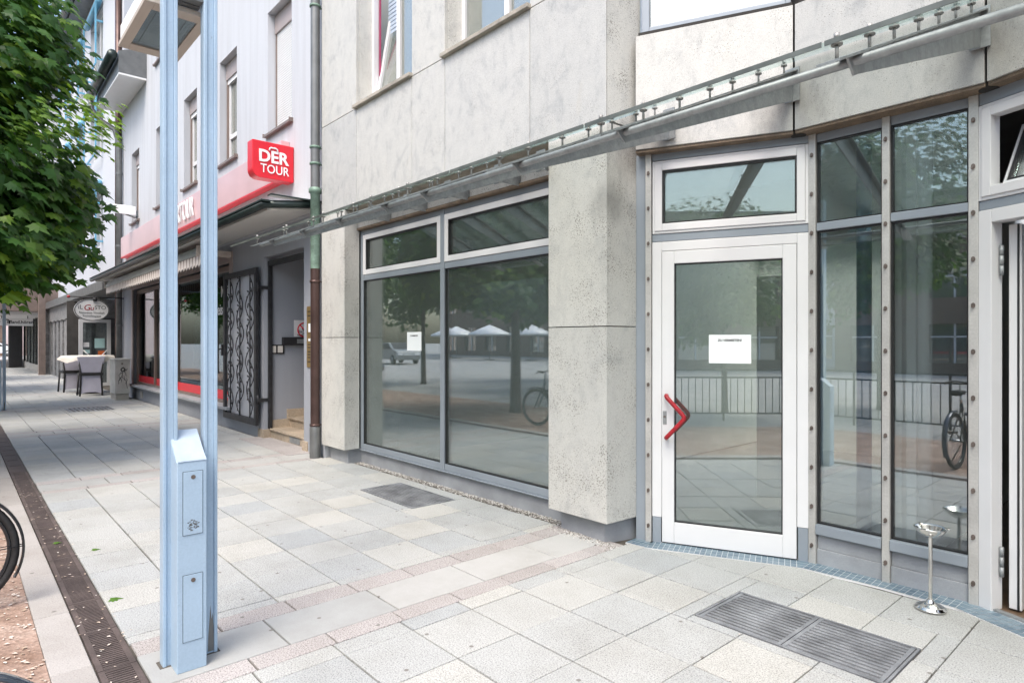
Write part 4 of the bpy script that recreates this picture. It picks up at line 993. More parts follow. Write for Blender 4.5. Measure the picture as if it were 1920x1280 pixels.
# stair passage behind the gate
mb = MB(); mb.box(DX0-0.12, DX0-0.002, YB+0.30, 8.2, -0.02, 3.2); mb.box(DX1+0.002, DX1+0.12, YB+0.30, 8.2, -0.02, 3.2); mb.box(DX0-0.1, DX1+0.1, 8.2, 8.3, 0, 3.6); mb.box(DX0-0.1, DX1+0.1, YB+0.3, 8.2, 3.1, 3.2); mb.build('passage_wall', M['grey_plaster'], B)
mb = MB(); st = []
for k in range(5):
    mb.box(DX0+0.004, DX1-0.004, YB+0.10+0.31*k, YB+0.10+0.31*(k+1)+0.001, -0.01, 0.155*(k+1)-0.03)
    mb.box(DX0+0.004, DX1-0.004, YB+0.075+0.31*k, YB+0.10+0.31*(k+1)+0.003, 0.155*(k+1)-0.029, 0.155*(k+1))
mb.box(DX0+0.004, DX1-0.004, YB+0.10+1.55, 8.2, 0.6, 0.775)
mb.build('stair', M['granite_y'], B, 0.004)
mb = MB()
for k in range(5): mb.box(DX0+0.002, DX0+0.026, YB+0.06+0.31*k, YB+0.06+0.31*(k+1), 0.0, 0.155*(k+1)+0.13)
mb.box(DX0-0.22, DX0+0.026, YB-0.018, YB+0.06, 0.0, 0.14); mb.build('skirting', M['granite_y'], B, 0.003)
mb = MB(); mb.box(DX1-0.03, DX1+0.14, YB-0.018, YB+0.02, 0.0, 0.14); mb.build('skirting', M['granite_y'], B, 0.003)
mb = MB(); mb.box(DX0-0.2, DX1+0.25, YB-0.33, YB+0.1, -0.01, 0.006); mb.build('door_step', M['slab_pink'], B)
mb = MB(); mb.box(-9.4, -9.03, YB+0.094, YB+0.099, 0.02, 0.11); mb.build('step_vent', M['galv'], B)
mb = MB()
mb.box(DX0+0.002, DX0+0.055, YB+0.06, YB+0.12, 0.15, 2.80); mb.box(DX1-0.055, DX1-0.002, YB+0.06, YB+0.12, 0.02, 2.80); mb.box(DX0+0.002, DX1-0.002, YB+0.058, YB+0.122, 2.76, 2.84)
mb.build('gate_frame', M['iron'], B, 0.003)
# canopy over the ground floor with its green gutter
CY0, CX1 = 2.98, -8.12
mb = MB(); mb.prism([(BX0+0.2, CY0+0.06, 3.24), (BX0+0.2, YB-0.002, 3.34), (BX0+0.2, YB-0.002, 3.44), (BX0+0.2, CY0+0.06, 3.33)], (CX1-BX0-0.26, 0, 0)); cp = mb.build('canopy_slab', M['soffit'], B, 0.004)
mb = MB(); mb.tube([(BX0, CY0, 3.30), (CX1+0.02, CY0, 3.30), (CX1+0.02, YB-0.04, 3.40)], 0.05, 10); mb.box(BX0, CX1+0.06, CY0-0.055, CY0+0.06, 3.335, 3.355); mb.box(CX1-0.05, CX1+0.07, CY0+0.061, YB-0.01, 3.42, 3.44)
mb.build('canopy_gutter', M['green_metal'], cp)
# low eave at the far end with gutter, taller gable beside it
mb = MB(); mb.box(BX0, -18.34, YB-0.62, YB+0.4, 8.30, 8.84); ev = mb.build('eave', M['zinc'], B)
mb = MB(); mb.box(BX0, -18.345, YB-0.615, YB-0.002, 8.25, 8.298); mb.build('eave_soffit', M['white'], ev)
mb = MB(); mb.tube([(BX0-0.4, YB-0.75, 8.62), (-18.36, YB-0.75, 8.72)], 0.115, 14)
mb.build('eave_gutter', M['green_metal'], ev)
mb = MB(); mb.prism([(BX0, YB-0.62, 8.84), (BX0, YB+0.4, 8.84), (BX0, YB+6, 11.5)], (3.1, 0, 0)); mb.build('roof', M['zinc'], B)
px, py = BX0-0.12, YB-0.1
mb = MB(); mb.tube([(px-0.1, YB-0.75, 8.55), (px-0.1, YB-0.73, 8.25), (px-0.05, YB-0.5, 7.95), (px+0.2, YB-0.2, 7.7), (px+0.25, py, 7.3), (px+0.25, py, 0.0)], 0.075, 10)
for z in (2.0, 4.3, 6.4): mb.lathe([(0.085, 0), (0.085, 0.06)], (px+0.25, py, z), 10)
mb.build('downpipe', M['zinc'], B)
# rain pipe in the corner between the two buildings, copper below and patinated above
RX, RY = -8.032, 3.625
rp = thing('rain_pipe', 'tall copper rain pipe in the corner between the white and the stone building', 'rain pipe', (RX, RY, 0))
mb = MB(); mb.lathe([(0.073, -0.01), (0.073, 0.40), (0.066, 0.42)], (RX, RY, 0), 20); mb.build('base_sleeve', M['zinc'], rp)
mb = MB(); mb.lathe([(0.062, 0.40), (0.062, 2.52)], (RX, RY, 0), 20); mb.build('copper_length', M['copper'], rp)
mb = MB(); mb.lathe([(0.063, 2.52), (0.063, 3.52), (0.085, 3.53), (0.085, 3.58), (0.063, 3.6)], (RX, RY, 0), 20); mb.build('patinated_length', M['verdigris'], rp)
mb = MB(); mb.lathe([(0.060, 3.6), (0.060, 13)], (RX, RY, 0), 20); mb.build('upper_length', M['zinc'], rp)
for z in (0.42, 2.33, 3.9, 4.12, 6.0, 6.25):
    mb = MB(); mb.lathe([(0.062, 0), (0.074, 0.004), (0.074, 0.03), (0.062, 0.034)], (RX, RY, z), 16); mb.box(RX-0.01, RX+0.01, RY+0.06, RY+0.14, z+0.01, z+0.022); mb.build('pipe_clamp', M['verdigris'] if 3.5 < z else M['copper'], rp)

# ------------------------------------------------------------------ fittings on the white building
# red sign band with raised letters; sky sheen painted in as pale pink
sg = thing('sign_band', 'long pale pink red sign band with raised white lettering above the awning', 'shop sign', (-15, YB-0.1, 3.93))
mb = MB(); mb.box(-20.9, -9.16, YB-0.13, YB-0.004, 3.95, 4.50); mb.build('sign_panel', M['pink_sign'], sg, 0.004)
mb = MB(); mb.box(-20.9, -9.16, YB-0.135, YB-0.004, 3.925, 3.947); mb.build('bottom_edge', M['red_sign'], sg)
text('raised_letters', 'DERTOUR', 0.56, face_frame((-14.40, YB-0.16, 4.22), (1, 0, 0), (0, 0, 1)), M['white'], sg, 0.010, 0.004, sx=0.66)
# projecting box sign
ps = thing('projecting_sign', 'red projecting box sign with white lettering and a rounded lower corner', 'shop sign', (-9.10, 3.44, 3.86))
prof = [(3.735, 3.865), (3.735, 4.385), (3.14, 4.385), (3.14, 3.98)]
for k in range(1, 9):
    q = math.pi + k*math.pi/16; prof.append((3.255 + 0.115*math.cos(q), 3.98 + 0.115*math.sin(q)))
mb = MB(); mb.prism([(-9.20, y, z) for y, z in prof], (0.20, 0, 0)); mb.build('sign_box', M['red_sign'], ps, 0.008)
sf = lambda y, z: face_frame((-8.994, y, z), (0, 1, 0), (0, 0, 1))
text('sign_letters', 'DER', 0.235, sf(3.435, 4.17), M['white'], ps, 0.003, 0.007, sx=0.98)
text('sign_letters', 'TOUR', 0.175, sf(3.455, 3.995), M['white'], ps, 0.003, 0.001, sx=0.86)
mb = MB(); mb.tube([(-8.991, 3.375, 4.265), (-8.991, 3.380, 4.295), (-8.991, 3.40, 4.308), (-8.991, 3.47, 4.308), (-8.991, 3.49, 4.295), (-8.991, 3.495, 4.265)], 0.011, 6); mb.build('suitcase_handle_emblem', M['white'], ps)
# awning
aw = thing('awning', 'retracted striped cream awning with scalloped valance over the travel office window', 'awning', (-16, 3.3, 3.0))
AX0, AX1 = -20.25, -11.62
mb = MB(); mb.box(AX0, AX1, 3.13, 3.40, 3.02, 3.10); mb.box(AX0, AX1, 3.16, 3.38, 3.102, 3.17); mb.build('cassette', M['awn_grey'], aw, 0.012)
for x in (AX1, AX0-0.03):
    mb = MB(); mb.box(x, x+0.03, 3.11, 3.42, 3.0, 3.19); mb.build('end_cap', M['cream'], aw, 0.008)
mb = MB(); x = AX0 + 0.02; v = []; n = 0
while x < AX1 - 0.02:
    w = 0.19; seg = 8
    for j in range(seg):
        a, b = x + w*j/seg, x + w*(j+1)/seg
        za = 2.77 + 0.11*abs(2*j/seg-1)**1.3; zb = 2.77 + 0.11*abs(2*(j+1)/seg-1)**1.3
        ya = 3.15 + 0.012*math.sin(2*math.pi*j/seg); yb = 3.15 + 0.012*math.sin(2*math.pi*(j+1)/seg)
        mb.cur = 0.0 if j in (0, 1, 6, 7) else 1.0
        mb.add([(a, ya, za), (b, yb, zb), (b, 3.15, 3.02), (a, 3.15, 3.02), (a, ya+0.004, za), (b, yb+0.004, zb), (b, 3.154, 3.02), (a, 3.154, 3.02)], [(0,1,2,3), (7,6,5,4), (0,4,5,1)])
    x += w
mb.build('valance', tint_mat('striped_awning_cloth', [(0.45, (0.80, 0.74, 0.69)), (0.55, (0.46, 0.37, 0.33))], 0.95), aw)
for x in (-20.2, -16.0, -11.8):
    mb = MB(); mb.box(x-0.06, x+0.06, 3.40, YB, 3.05, 3.15); mb.build('wall_bracket', M['cream'], aw)
# wrought iron gate leaf folded back against the wall
gt = thing('iron_gate', 'black wrought iron gate leaf with vine scrollwork folded back beside the stairs', 'gate', (-10.22, 3.66, 0.2))
GX0, GX1, GY = -11.88, -10.26, 3.63
mb = MB(); mb.frame(GX0, GX1, 0.20, 2.74, 0.085, GY, GY+0.05, 0.10, 0.09); mb.build('gate_frame', M['iron'], gt, 0.003)
mb = MB(); mb.box(GX0+0.085, GX1-0.085, GY+0.06, GY+0.066, 0.30, 2.65); mb.build('backing_sheet', M['gate_back'], gt)
mb = MB(); w = GX1 - GX0 - 0.17; gx = GX0 + 0.085
def vine_leaf(x, z, a, s=0.035):
    c, d = math.cos(a)*s, math.sin(a)*s
    mb.add([(x, GY+0.012, z), (x+c*.6-d*.45, GY+0.004, z+d*.6+c*.45), (x+c*1.3, GY-0.004, z+d*1.3), (x+c*.6+d*.45, GY+0.004, z+d*.6-c*.45),
            (x, GY+0.022, z), (x+c*.6-d*.45, GY+0.016, z+d*.6+c*.45), (x+c*1.3, GY+0.010, z+d*1.3), (x+c*.6+d*.45, GY+0.016, z+d*.6-c*.45)],
           [(0,1,2,3), (7,6,5,4), (0,4,5,1), (1,5,6,2), (2,6,7,3), (3,7,4,0)])
for i in range(3):
    xc = gx + w*(i+0.5)/3; mb.tube([(xc, GY+0.025, 0.30), (xc, GY+0.025, 2.65)], 0.011, 6)
    for k in range(5):
        z0 = 0.32 + k*0.465
        for sd in (-1, 1):
            z0 = 0.32 + k*0.465 + (0.0 if (sd > 0) == (i % 2 == 0) else 0.21)
            if z0 > 2.25: continue
            pts = []
            for j in range(15):      # bulging stem that leaves the bar and returns
                t = j/14; pts.append((xc + sd*0.195*math.sin(math.pi*t)**1.0*(0.75+0.25*((i+k) % 2)), GY+0.022, z0 + 0.44*t))
            mb.tube(pts, 0.0085, 5)
            pts = []
            for j in range(13):      # small curl inside the bulge
                q = j/12*4.6; rr = 0.062*(1 - j/17); pts.append((xc + sd*(0.075 + rr*math.cos(q+2.6)*0.8), GY+0.018, z0 + 0.16 + 0.02*i + rr*math.sin(q)*1.1))
            mb.tube(pts, 0.0065, 5)
            vine_leaf(pts[-1][0], pts[-1][2], sd*0.7 + 0.4*k, 0.04)
            vine_leaf(xc + sd*0.12, z0 + 0.33, 1.57 + sd*0.9, 0.045); vine_leaf(xc + sd*0.10, z0 + 0.08, -1.2 - sd*0.6, 0.04)
            vine_leaf(xc + sd*0.03, z0 + 0.43, 1.57 - sd*0.8, 0.04)
mb.build('scrollwork', M['iron'], gt)
for z in (0.55, 2.35):
    mb = MB(); mb.lathe([(0, 0), (0.02, 0), (0.02, 0.14), (0, 0.14)], (GX1+0.02, GY+0.03, z), 10); mb.box(GX1, GX1+0.08, GY+0.02, YB+0.1, z+0.04, z+0.09); mb.build('hinge', M['iron'], gt)
mb = MB(); mb.box(GX0-0.03, GX0+0.02, GY-0.03, GY, 1.30, 1.50); mb.tube([(GX0, GY-0.03, 1.42), (GX0, GY-0.09, 1.42), (GX0+0.1, GY-0.09, 1.41)], 0.01, 8); mb.build('lock', M['iron'], gt)
# things on the passage wall
xw = DX0 + 0.002
t = thing('switch_plate', 'black framed double light switch on the passage wall', 'switch', (xw, 4.5, 1.45))
a, b = onX(504, 646, xw), onX(532, 663, xw)
mb = MB(); mb.box(xw, xw+0.02, a.y, b.y, b.z, a.z); mb.build('switch_frame', M['ink'], t, 0.003)
wd = (b.y-a.y)
for k in (0.10, 0.56):
    mb = MB(); mb.box(xw+0.02, xw+0.027, a.y+wd*k, a.y+wd*(k+0.34), b.z+0.02, a.z-0.02); mb.build('rocker', M['cloth'], t, 0.002)
a, b = onX(528, 632, xw), onX(569, 647, xw)
t = thing('mail_slot', 'long black letter slot box on the passage wall', 'letter box', (xw, a.y, b.z))
mb = MB(); mb.box(xw, xw+0.07, a.y, b.y+0.25, b.z, a.z); mb.build('slot_box', M['ink'], t, 0.006)
mb = MB(); mb.box(xw+0.07, xw+0.075, b.y-0.14, b.y+0.1, b.z+0.03, a.z-0.03); mb.build('name_plate', M['galv'], t)
a, b = onX(551, 600, xw), onX(570, 631, xw)
t = thing('no_smoking_sign', 'small white no smoking sign on the passage wall', 'sign', (xw, a.y, b.z))
mb = MB(); mb.box(xw, xw+0.004, a.y, a.y+0.36, b.z, a.z); mb.build('sign_plate', M['white'], t)
cy, cz = a.y+0.18, a.z-0.16
ring = [(xw+0.006, cy+0.115*math.cos(q), cz+0.115*math.sin(q)) for q in [i*math.pi/12 for i in range(25)]]
mb = MB(); mb.tube(ring, 0.011, 6); mb.tube([(xw+0.006, cy-0.08, cz+0.08), (xw+0.006, cy+0.08, cz-0.08)], 0.011, 6); mb.build('red_ring', M['red_sign'], t)
mb = MB(); mb.tube([(xw+0.005, cy-0.04, cz+0.02), (xw+0.005, cy+0.03, cz-0.05)], 0.012, 6); mb.tube([(xw+0.005, cy+0.02, cz-0.07), (xw+0.005, cy-0.02, cz-0.06)], 0.02, 6); mb.build('cigarette_pictogram', M['ink'], t)
wf = lambda z: face_frame((xw+0.005, cy, z), (0, 1, 0), (0, 0, 1))
text('sign_lettering', 'Rauchen', 0.068, wf(b.z+0.085), M['ink'], t, 0.0008, 0.001); text('sign_lettering', 'verboten', 0.068, wf(b.z+0.03), M['ink'], t, 0.0008, 0.001)
# brass plate, house number, red edged sign on the jamb
t = thing('brass_plaque', 'tall brass name plaque on the jamb beside the rain pipe', 'plaque', (-8.4, YB-0.01, 1.2))
mb = MB(); mb.box(-8.535, -8.17, YB-0.014, YB-0.002, 1.19, 2.04); mb.build('brass_sheet', M['brass'], t, 0.002)
mb = MB()
for k, z in enumerate((1.96, 1.90, 1.50, 1.46, 1.40, 1.36, 1.32, 1.26)): mb.box(-8.50, -8.50+0.12+0.1*((k*7) % 3)/2, YB-0.0155, YB-0.014, z, z+0.014)
mb.build('engraving', M['ink'], t)
mb = MB(); mb.box(-8.47, -8.2, YB-0.02, YB-0.0145, 1.68, 1.80); mb.box(-8.47, -8.2, YB-0.02, YB-0.0145, 1.555, 1.59); mb.build('name_card', M['paper'], t)
t = text('house_number', '9', 0.40, face_frame((-8.25, YB-0.008, 2.34), (1, 0, 0), (0, 0, 1)), M['white'], None, 0.006, 0.004)
tag(t, 'white house number figure half hidden behind the rain pipe', 'house number')
t = thing('hydrant_sign', 'small white sign with a red edge beside the rain pipe', 'sign', (-8.3, YB-0.006, 2.6))
mb = MB(); mb.box(-8.42, -8.19, YB-0.012, YB-0.002, 2.58, 2.81); mb.build('red_edge', M['red_sign'], t)
mb = MB(); mb.box(-8.40, -8.21, YB-0.016, YB-0.012, 2.60, 2.79); mb.build('white_face', M['white'], t)
# floodlight on an arm
t = thing('floodlight', 'white floodlight on a wall arm beside the farthest narrow window', 'floodlight', (-19.3, YB, 4.9))
a, b = onX(214, 386, -19.3), onX(256, 390, -19.3)
mb = MB(); mb.prism([(-19.5, a.y, a.z-0.12), (-19.2, a.y, a.z-0.20), (-19.2, a.y, a.z+0.02), (-19.45, a.y, a.z+0.08)], (0, b.y-a.y-0.03, 0)); mb.build('lamp_head', M['white'], t, 0.01)
mb = MB(); mb.tube([(-19.35, b.y-0.3, a.z-0.16), (-19.35, b.y-0.03, a.z-0.24), (-19.35, YB, a.z-0.20)], 0.02, 8); mb.box(-19.42, -19.28, YB-0.03, YB-0.001, a.z-0.4, a.z-0.05); mb.build('arm', M['galv'], t)

# ------------------------------------------------------------------ blue lamp posts
def lamp_post(label):
    t = thing('lamp_post', label, 'lamp post', (-3.34, 0.865, 0), group='blue lamp posts along the drainage channel')
    for y0, y1 in ((0.748, 0.812), (0.930, 0.993)):
        mb = MB()
        mb.box(-3.395, -3.345, y0, y1, 0.0, 3.34); mb.box(-3.345, -3.333, y0, y0+0.016, 0.0, 3.34); mb.box(-3.345, -3.333, y1-0.016, y1, 0.0, 3.34)
        mb.box(-3.345, -3.339, y0+0.016, y1-0.016, 0.0, 3.34)
        mb.build('post', M['blue'], t, 0.0025)
    mb = MB(); mb.prism([(-3.225, 0.782, 0.0), (-3.225, 0.782, 0.985), (-3.26, 0.782, 1.01), (-3.385, 0.782, 1.115), (-3.385, 0.782, 0.0)], (0, 0.130, 0))
    cab = mb.build('fuse_cabinet', M['blue'], t, 0.004)
    mb = MB(); mb.prism([(-3.222, 0.784, 0.987), (-3.226, 0.784, 0.993), (-3.26, 0.784, 1.0145), (-3.383, 0.784, 1.118), (-3.383, 0.784, 1.114), (-3.26, 0.784, 1.0105)], (0, 0.126, 0)); mb.build('worn_cap', M['blue_light'], t)
    for z0, z1 in ((0.640, 0.940), (0.140, 0.455)):
        mb = MB(); mb.box(-3.226, -3.2235, 0.806, 0.894, z0, z1); mb.build('access_door_gap', M['black'], cab)
        mb = MB(); mb.box(-3.2245, -3.221, 0.808, 0.892, z0+0.002, z1-0.002); d = mb.build('access_door', M['blue'], t, 0.001)
        mb = MB(); mb.prism([(-3.2215, 0.851+0.010*math.cos(q), z1-0.028+0.010*math.sin(q)) for q in [i*math.pi/8 for i in range(16)]], (0.003, 0, 0)); mb.build('lock', M['bolt'], d)
    mb = MB(); mb.prism([(-3.3388, y, z) for y, z in ((0.949, 0.012), (0.976, 0.012), (0.976, 0.12), (0.972, 0.20), (0.966, 0.17), (0.961, 0.24), (0.955, 0.15), (0.951, 0.09))], (0.0006, 0, 0)); mb.build('bare_patch', M['zinc'], t)
    mb = MB(); rr_ = random.Random(4)
    for i in range(46):
        q = rr_.uniform(0, 6.28); k = 0.026*math.sqrt(rr_.random()); y, z = 0.851 + k*math.cos(q), 0.685 + k*math.sin(q); sz = rr_.uniform(0.002, 0.005)
        mb.box(-3.2212, -3.2206, y-sz, y+sz, z-sz*0.6, z+sz*0.6)
    mb.build('sticker_residue', M['zinc'], t)
    # lantern between and behind the posts
    lx0, lx1, ly0, ly1, lz = -4.07, -3.44, 0.700, 0.985, 3.19
    mb = MB(); mb.frame(0, 1, 0, 1, 0.1, 0, 1) if False else None
    mb.prism([(lx0, ly0, lz+0.02), (lx1, ly0, lz+0.02), (lx1, ly1, lz+0.02), (lx0, ly1, lz+0.02)], (0, 0, 0.10)); ln = mb.build('lantern', M['white'], t, 0.006)
    mb = MB()
    mb.box(lx0-0.008, lx1+0.008, ly0-0.008, ly0+0.038, lz, lz+0.024); mb.box(lx0-0.008, lx1+0.008, ly1-0.038, ly1+0.008, lz, lz+0.024)
    mb.box(lx0-0.008, lx0+0.075, ly0+0.038, ly1-0.038, lz, lz+0.024); mb.box(lx1-0.075, lx1+0.008, ly0+0.038, ly1-0.038, lz, lz+0.024); mb.build('lantern_rim', M['lamp_rim'], ln, 0.002)
    mb = MB(); mb.box(lx0+0.075, lx1-0.075, ly0+0.038, ly1-0.038, lz+0.006, lz+0.010); mb.build('lantern_glass', M['glass'], ln)
    mb = MB(); mb.box(lx0+0.11, lx1-0.11, ly0+0.055, ly1-0.055, lz+0.0135, lz+0.0185); mb.box(lx0+0.25, lx0+0.37, ly0+0.12, ly0+0.17, lz+0.011, lz+0.0132); mb.build('reflector', M['lamp_in'], ln)
    mb = MB(); mb.box(lx1, -3.40, 0.812, 0.930, 3.22, 3.30); mb.box(-3.401, -3.345, 0.8125, 0.9295, 3.225, 3.295); mb.build('arm', M['zinc'], t)
    mb = MB()
    for y0, y1 in ((0.735, 0.822), (0.920, 1.005)):
        mb.prism([(-3.41, y0, -0.01), (-3.33, y0, -0.01), (-3.33, y1, -0.01), (-3.41, y1, -0.01)], (0, 0, 0.014))
    mb.build('foot_dirt', M['joint'], t)
    return t
lp = lamp_post('pale blue twin post lamp with access cabinet and square lantern in the foreground')
l2 = copy_tree(lp); l2.location = (-18.15, 0.78, 0); l2['label'] = 'distant blue twin post lamp by the drainage channel, half cut by the frame edge'
l3 = copy_tree(lp); l3.location = (11.4, 0.865, 0); l3['label'] = 'blue twin post lamp standing behind the camera'

# ------------------------------------------------------------------ bicycles
def bicycle(loc, rz, label, guard='bike_black', lean=0.0):
    """built along +x (front wheel at +x), then placed; rear hub above the origin"""
    t = thing('bicycle', label, 'bicycle', group='bicycles parked beside the pavement')
    Rw, wb = 0.345, 1.08
    def wheel(cx, nm):
        mb = MB()
        ring = []
        for i in range(49):
            q = 2*math.pi*i/48; ring.append((cx + (Rw-0.02)*math.cos(q), 0, Rw + (Rw-0.02)*math.sin(q)))
        mb.tube(ring, 0.021, 10, cap=False); w = mb.build(nm, M['rubber'], t, world=False)
        mb = MB(); rr = [(cx + (Rw-0.048)*math.cos(2*math.pi*i/48), 0, Rw + (Rw-0.048)*math.sin(2*math.pi*i/48)) for i in range(49)]
        mb.tube(rr, 0.012, 8, cap=False); mb.build('rim', M['bike_black'], w, world=False)
        mb = MB()
        for i in range(28):
            q = 2*math.pi*i/28; o = 0.02 if i % 2 else -0.02; q2 = q + (0.5 if (i//2) % 2 else -0.5)
            mb.tube([(cx+0.02*math.cos(q2), o, Rw+0.02*math.sin(q2)), (cx+(Rw-0.055)*math.cos(q), 0, Rw+(Rw-0.055)*math.sin(q))], 0.0011, 4)
        mb.tube([(cx, -0.05, Rw), (cx, 0.05, Rw)], 0.018, 10); mb.build('spokes', M['chrome'], w, world=False)
    wheel(0, 'wheel'); wheel(wb, 'wheel')
    def guardm(cx, a0, a1):
        mb = MB(); v = []; f = []; n = 28
        for i in range(n+1):
            q = R(a0 + (a1-a0)*i/n)
            for (w, r) in ((-0.028, Rw+0.012), (-0.018, Rw+0.024), (0.018, Rw+0.024), (0.028, Rw+0.012), (0.02, Rw+0.010), (-0.02, Rw+0.010)):
                v.append((cx + r*math.cos(q), w, Rw + r*math.sin(q)))
        for i in range(n):
            for j in range(6):
                k = (j+1) % 6; f.append((i*6+j, i*6+k, i*6+6+k, i*6+6+j))
        f += [(0,1,2,3,4,5), tuple(n*6+j for j in (5,4,3,2,1,0))]
        mb.sm = True; mb.add(v, f); g = mb.build('mudguard', M[guard], t, world=False)
        mb = MB(); q = R(a0 + (a1-a0)*0.78); mb.tube([(cx, 0.045, Rw), (cx+(Rw+0.015)*math.cos(q), 0.025, Rw+(Rw+0.015)*math.sin(q))], 0.003, 5); mb.tube([(cx, -0.045, Rw), (cx+(Rw+0.015)*math.cos(q), -0.025, Rw+(Rw+0.015)*math.sin(q))], 0.003, 5); mb.build('guard_stay', M['bike_black'], g, world=False)
    guardm(0, 75, 208); guardm(wb, 60, 150)
    bb = (0.43, 0, 0.29); st = (0.27, 0, 0.78); hd = (0.88, 0, 0.80); hb = (0.915, 0, 0.66)
    mb = MB()
    mb.tube([bb, st], 0.017, 10); mb.tube([bb, hb], 0.024, 10); mb.tube([(0.315, 0, 0.64), hb], 0.019, 10); mb.tube([hb, hd], 0.021, 10)
    for s in (-1, 1):
        mb.tube([(0, s*0.055, Rw), (0.43, s*0.03, 0.29)], 0.010, 8); mb.tube([(0, s*0.055, Rw), (0.29, s*0.015, 0.70)], 0.009, 8)
    mb.build('frame', M['bike_black'], t, world=False)
    mb = MB()
    for s in (-1, 1): mb.tube([(0.915, s*0.02, 0.70), (0.935, s*0.055, 0.62), (wb, s*0.055, Rw)], 0.013, 8)
    mb.build('fork', M['bike_black'], t, world=False)
    mb = MB(); mb.tube([hd, (0.86, 0, 0.98)], 0.013, 8); mb.tube([(0.78, -0.30, 1.02), (0.84, -0.24, 1.035), (0.89, -0.1, 1.01), (0.87, 0, 1.0), (0.89, 0.1, 1.01), (0.84, 0.24, 1.035), (0.78, 0.30, 1.02)], 0.0115, 8); mb.build('handlebar', M['bike_black'], t, world=False)
    mb = MB()
    for s in (-1, 1): mb.tube([(0.80, s*0.28, 1.03), (0.68, s*0.305, 1.01)], 0.017, 8); mb.tube([(0.84, s*0.22, 1.02), (0.86, s*0.29, 0.99)], 0.006, 6)
    mb.build('grip', M['rubber'], t, world=False)
    mb = MB(); mb.tube([st, (0.245, 0, 0.88)], 0.0135, 8); sp = mb.build('seat_post', M['chrome'], t, world=False)
    mb = MB(); v = []; f = []
    secs = [(0.10, 0.075, 0.0), (0.13, 0.09, 0.02), (0.20, 0.085, 0.02), (0.27, 0.045, 0.012), (0.36, 0.022, 0.008), (0.39, 0.010, 0.0)]
    for (x, w, h) in secs:
        for j in range(8):
            q = 2*math.pi*j/8; v.append((x, w*math.cos(q), 0.91 + h + 0.028*math.sin(q)))
    for i in range(len(secs)-1):
        for j in range(8): k = (j+1) % 8; f.append((i*8+j, i*8+k, i*8+8+k, i*8+8+j))
    f += [tuple(range(7, -1, -1)), tuple(range(40, 48))]
    mb.sm = True; mb.add(v, f); mb.build('saddle', M['rubber'], t, world=False)
    mb = MB(); mb.tube([(0.43, -0.075, 0.29), (0.43, 0.075, 0.29)], 0.018, 10)
    mb.prism([(0.43+0.085*math.cos(i*math.pi/12), 0.045, 0.29+0.085*math.sin(i*math.pi/12)) for i in range(24)], (0, 0.004, 0))
    mb.tube([(0.43, 0.07, 0.29), (0.55, 0.08, 0.17)], 0.009, 6); mb.tube([(0.43, -0.07, 0.29), (0.31, -0.08, 0.41)], 0.009, 6)
    mb.box(0.50, 0.60, 0.08, 0.17, 0.155, 0.18); mb.box(0.26, 0.36, -0.17, -0.08, 0.40, 0.425); mb.build('crank', M['bolt'], t, world=False)
    mb = MB(); mb.tube([(0.36, -0.05, 0.26), (0.18, -0.13, 0.01)], 0.008, 6); mb.build('kickstand', M['bolt'], t, world=False)
    t.location = loc; t.rotation_euler = (lean, 0, rz); return t
bicycle((-4.72, -0.045, -0.005), R(-93), 'black bicycle whose rear wheel and mudguard show at the left frame edge', lean=R(2))
bicycle((-2.14, -0.085, -0.005), R(-86), 'bicycle with a glossy dark blue mudguard cut by the lower left frame corner', 'bike_blue', lean=R(2))
bicycle((-7.35, -0.35, -0.005), R(172), 'black bicycle seen only as a reflection in the large display window', lean=R(2))

# ------------------------------------------------------------------ trees
def crown_mesh(name, mat_, seed, rx, rz, n, size, lumps=26, drop=0.55):
    r = random.Random(seed); mb = MB()
    cl = []
    for i in range(lumps):
        while True:
            d = Vector((r.gauss(0, 1), r.gauss(0, 1), r.gauss(0, 1)))
            if d.length > 0.2: break
        d.normalize(); k = r.uniform(0.35, 0.90)
        cl.append((Vector((d.x*rx*k, d.y*rx*k, d.z*rz*k)), r.uniform(0.20, 0.40)*rx))
    per = n // lumps
    for (c, rad) in cl:
        for _ in range(per):
            d = Vector((r.gauss(0, 1), r.gauss(0, 1), r.gauss(0, 0.8))).normalized()
            q = rad*(r.random()**0.33); p = c + d*q
            e = (p.x/rx)**2 + (p.y/rx)**2 + (p.z/rz)**2
            if e > 1.25: continue
            out = Vector((p.x/rx, p.y/rx, p.z/rz*0.6))
            if out.length < 0.05: out = Vector((0, 0, 1))
            out.normalize()
            tip = (out*0.7 + Vector((r.uniform(-.6, .6), r.uniform(-.6, .6), -drop))).normalized()
            nrm = (Vector((0, 0, 0.65)) + out*1.15 + Vector((r.uniform(-.45, .45), r.uniform(-.45, .45), 0))).normalized()
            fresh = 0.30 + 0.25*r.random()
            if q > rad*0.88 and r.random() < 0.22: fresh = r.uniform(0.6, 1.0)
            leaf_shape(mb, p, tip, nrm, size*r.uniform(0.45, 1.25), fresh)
    return mb, cl
def clump(mb, r, c, rad, n, size):
    for _ in range(n):
        d = Vector((r.gauss(0, 1), r.gauss(0, 1), r.gauss(0, 0.9))).normalized(); p = Vector(c) + d*rad*(r.random()**0.4)*r.uniform(0.75, 1.3)
        leaf_shape(mb, p, Vector((0.45+r.uniform(-.5, .5), 0.5+r.uniform(-.5, .5), -0.6)), Vector((0.5+r.uniform(-.4, .4), 0.2+r.uniform(-.4, .4), 0.75)), size*r.uniform(0.6, 1.1), r.uniform(0.25, 0.7) if r.random() < 0.8 else r.uniform(0.6, 1))
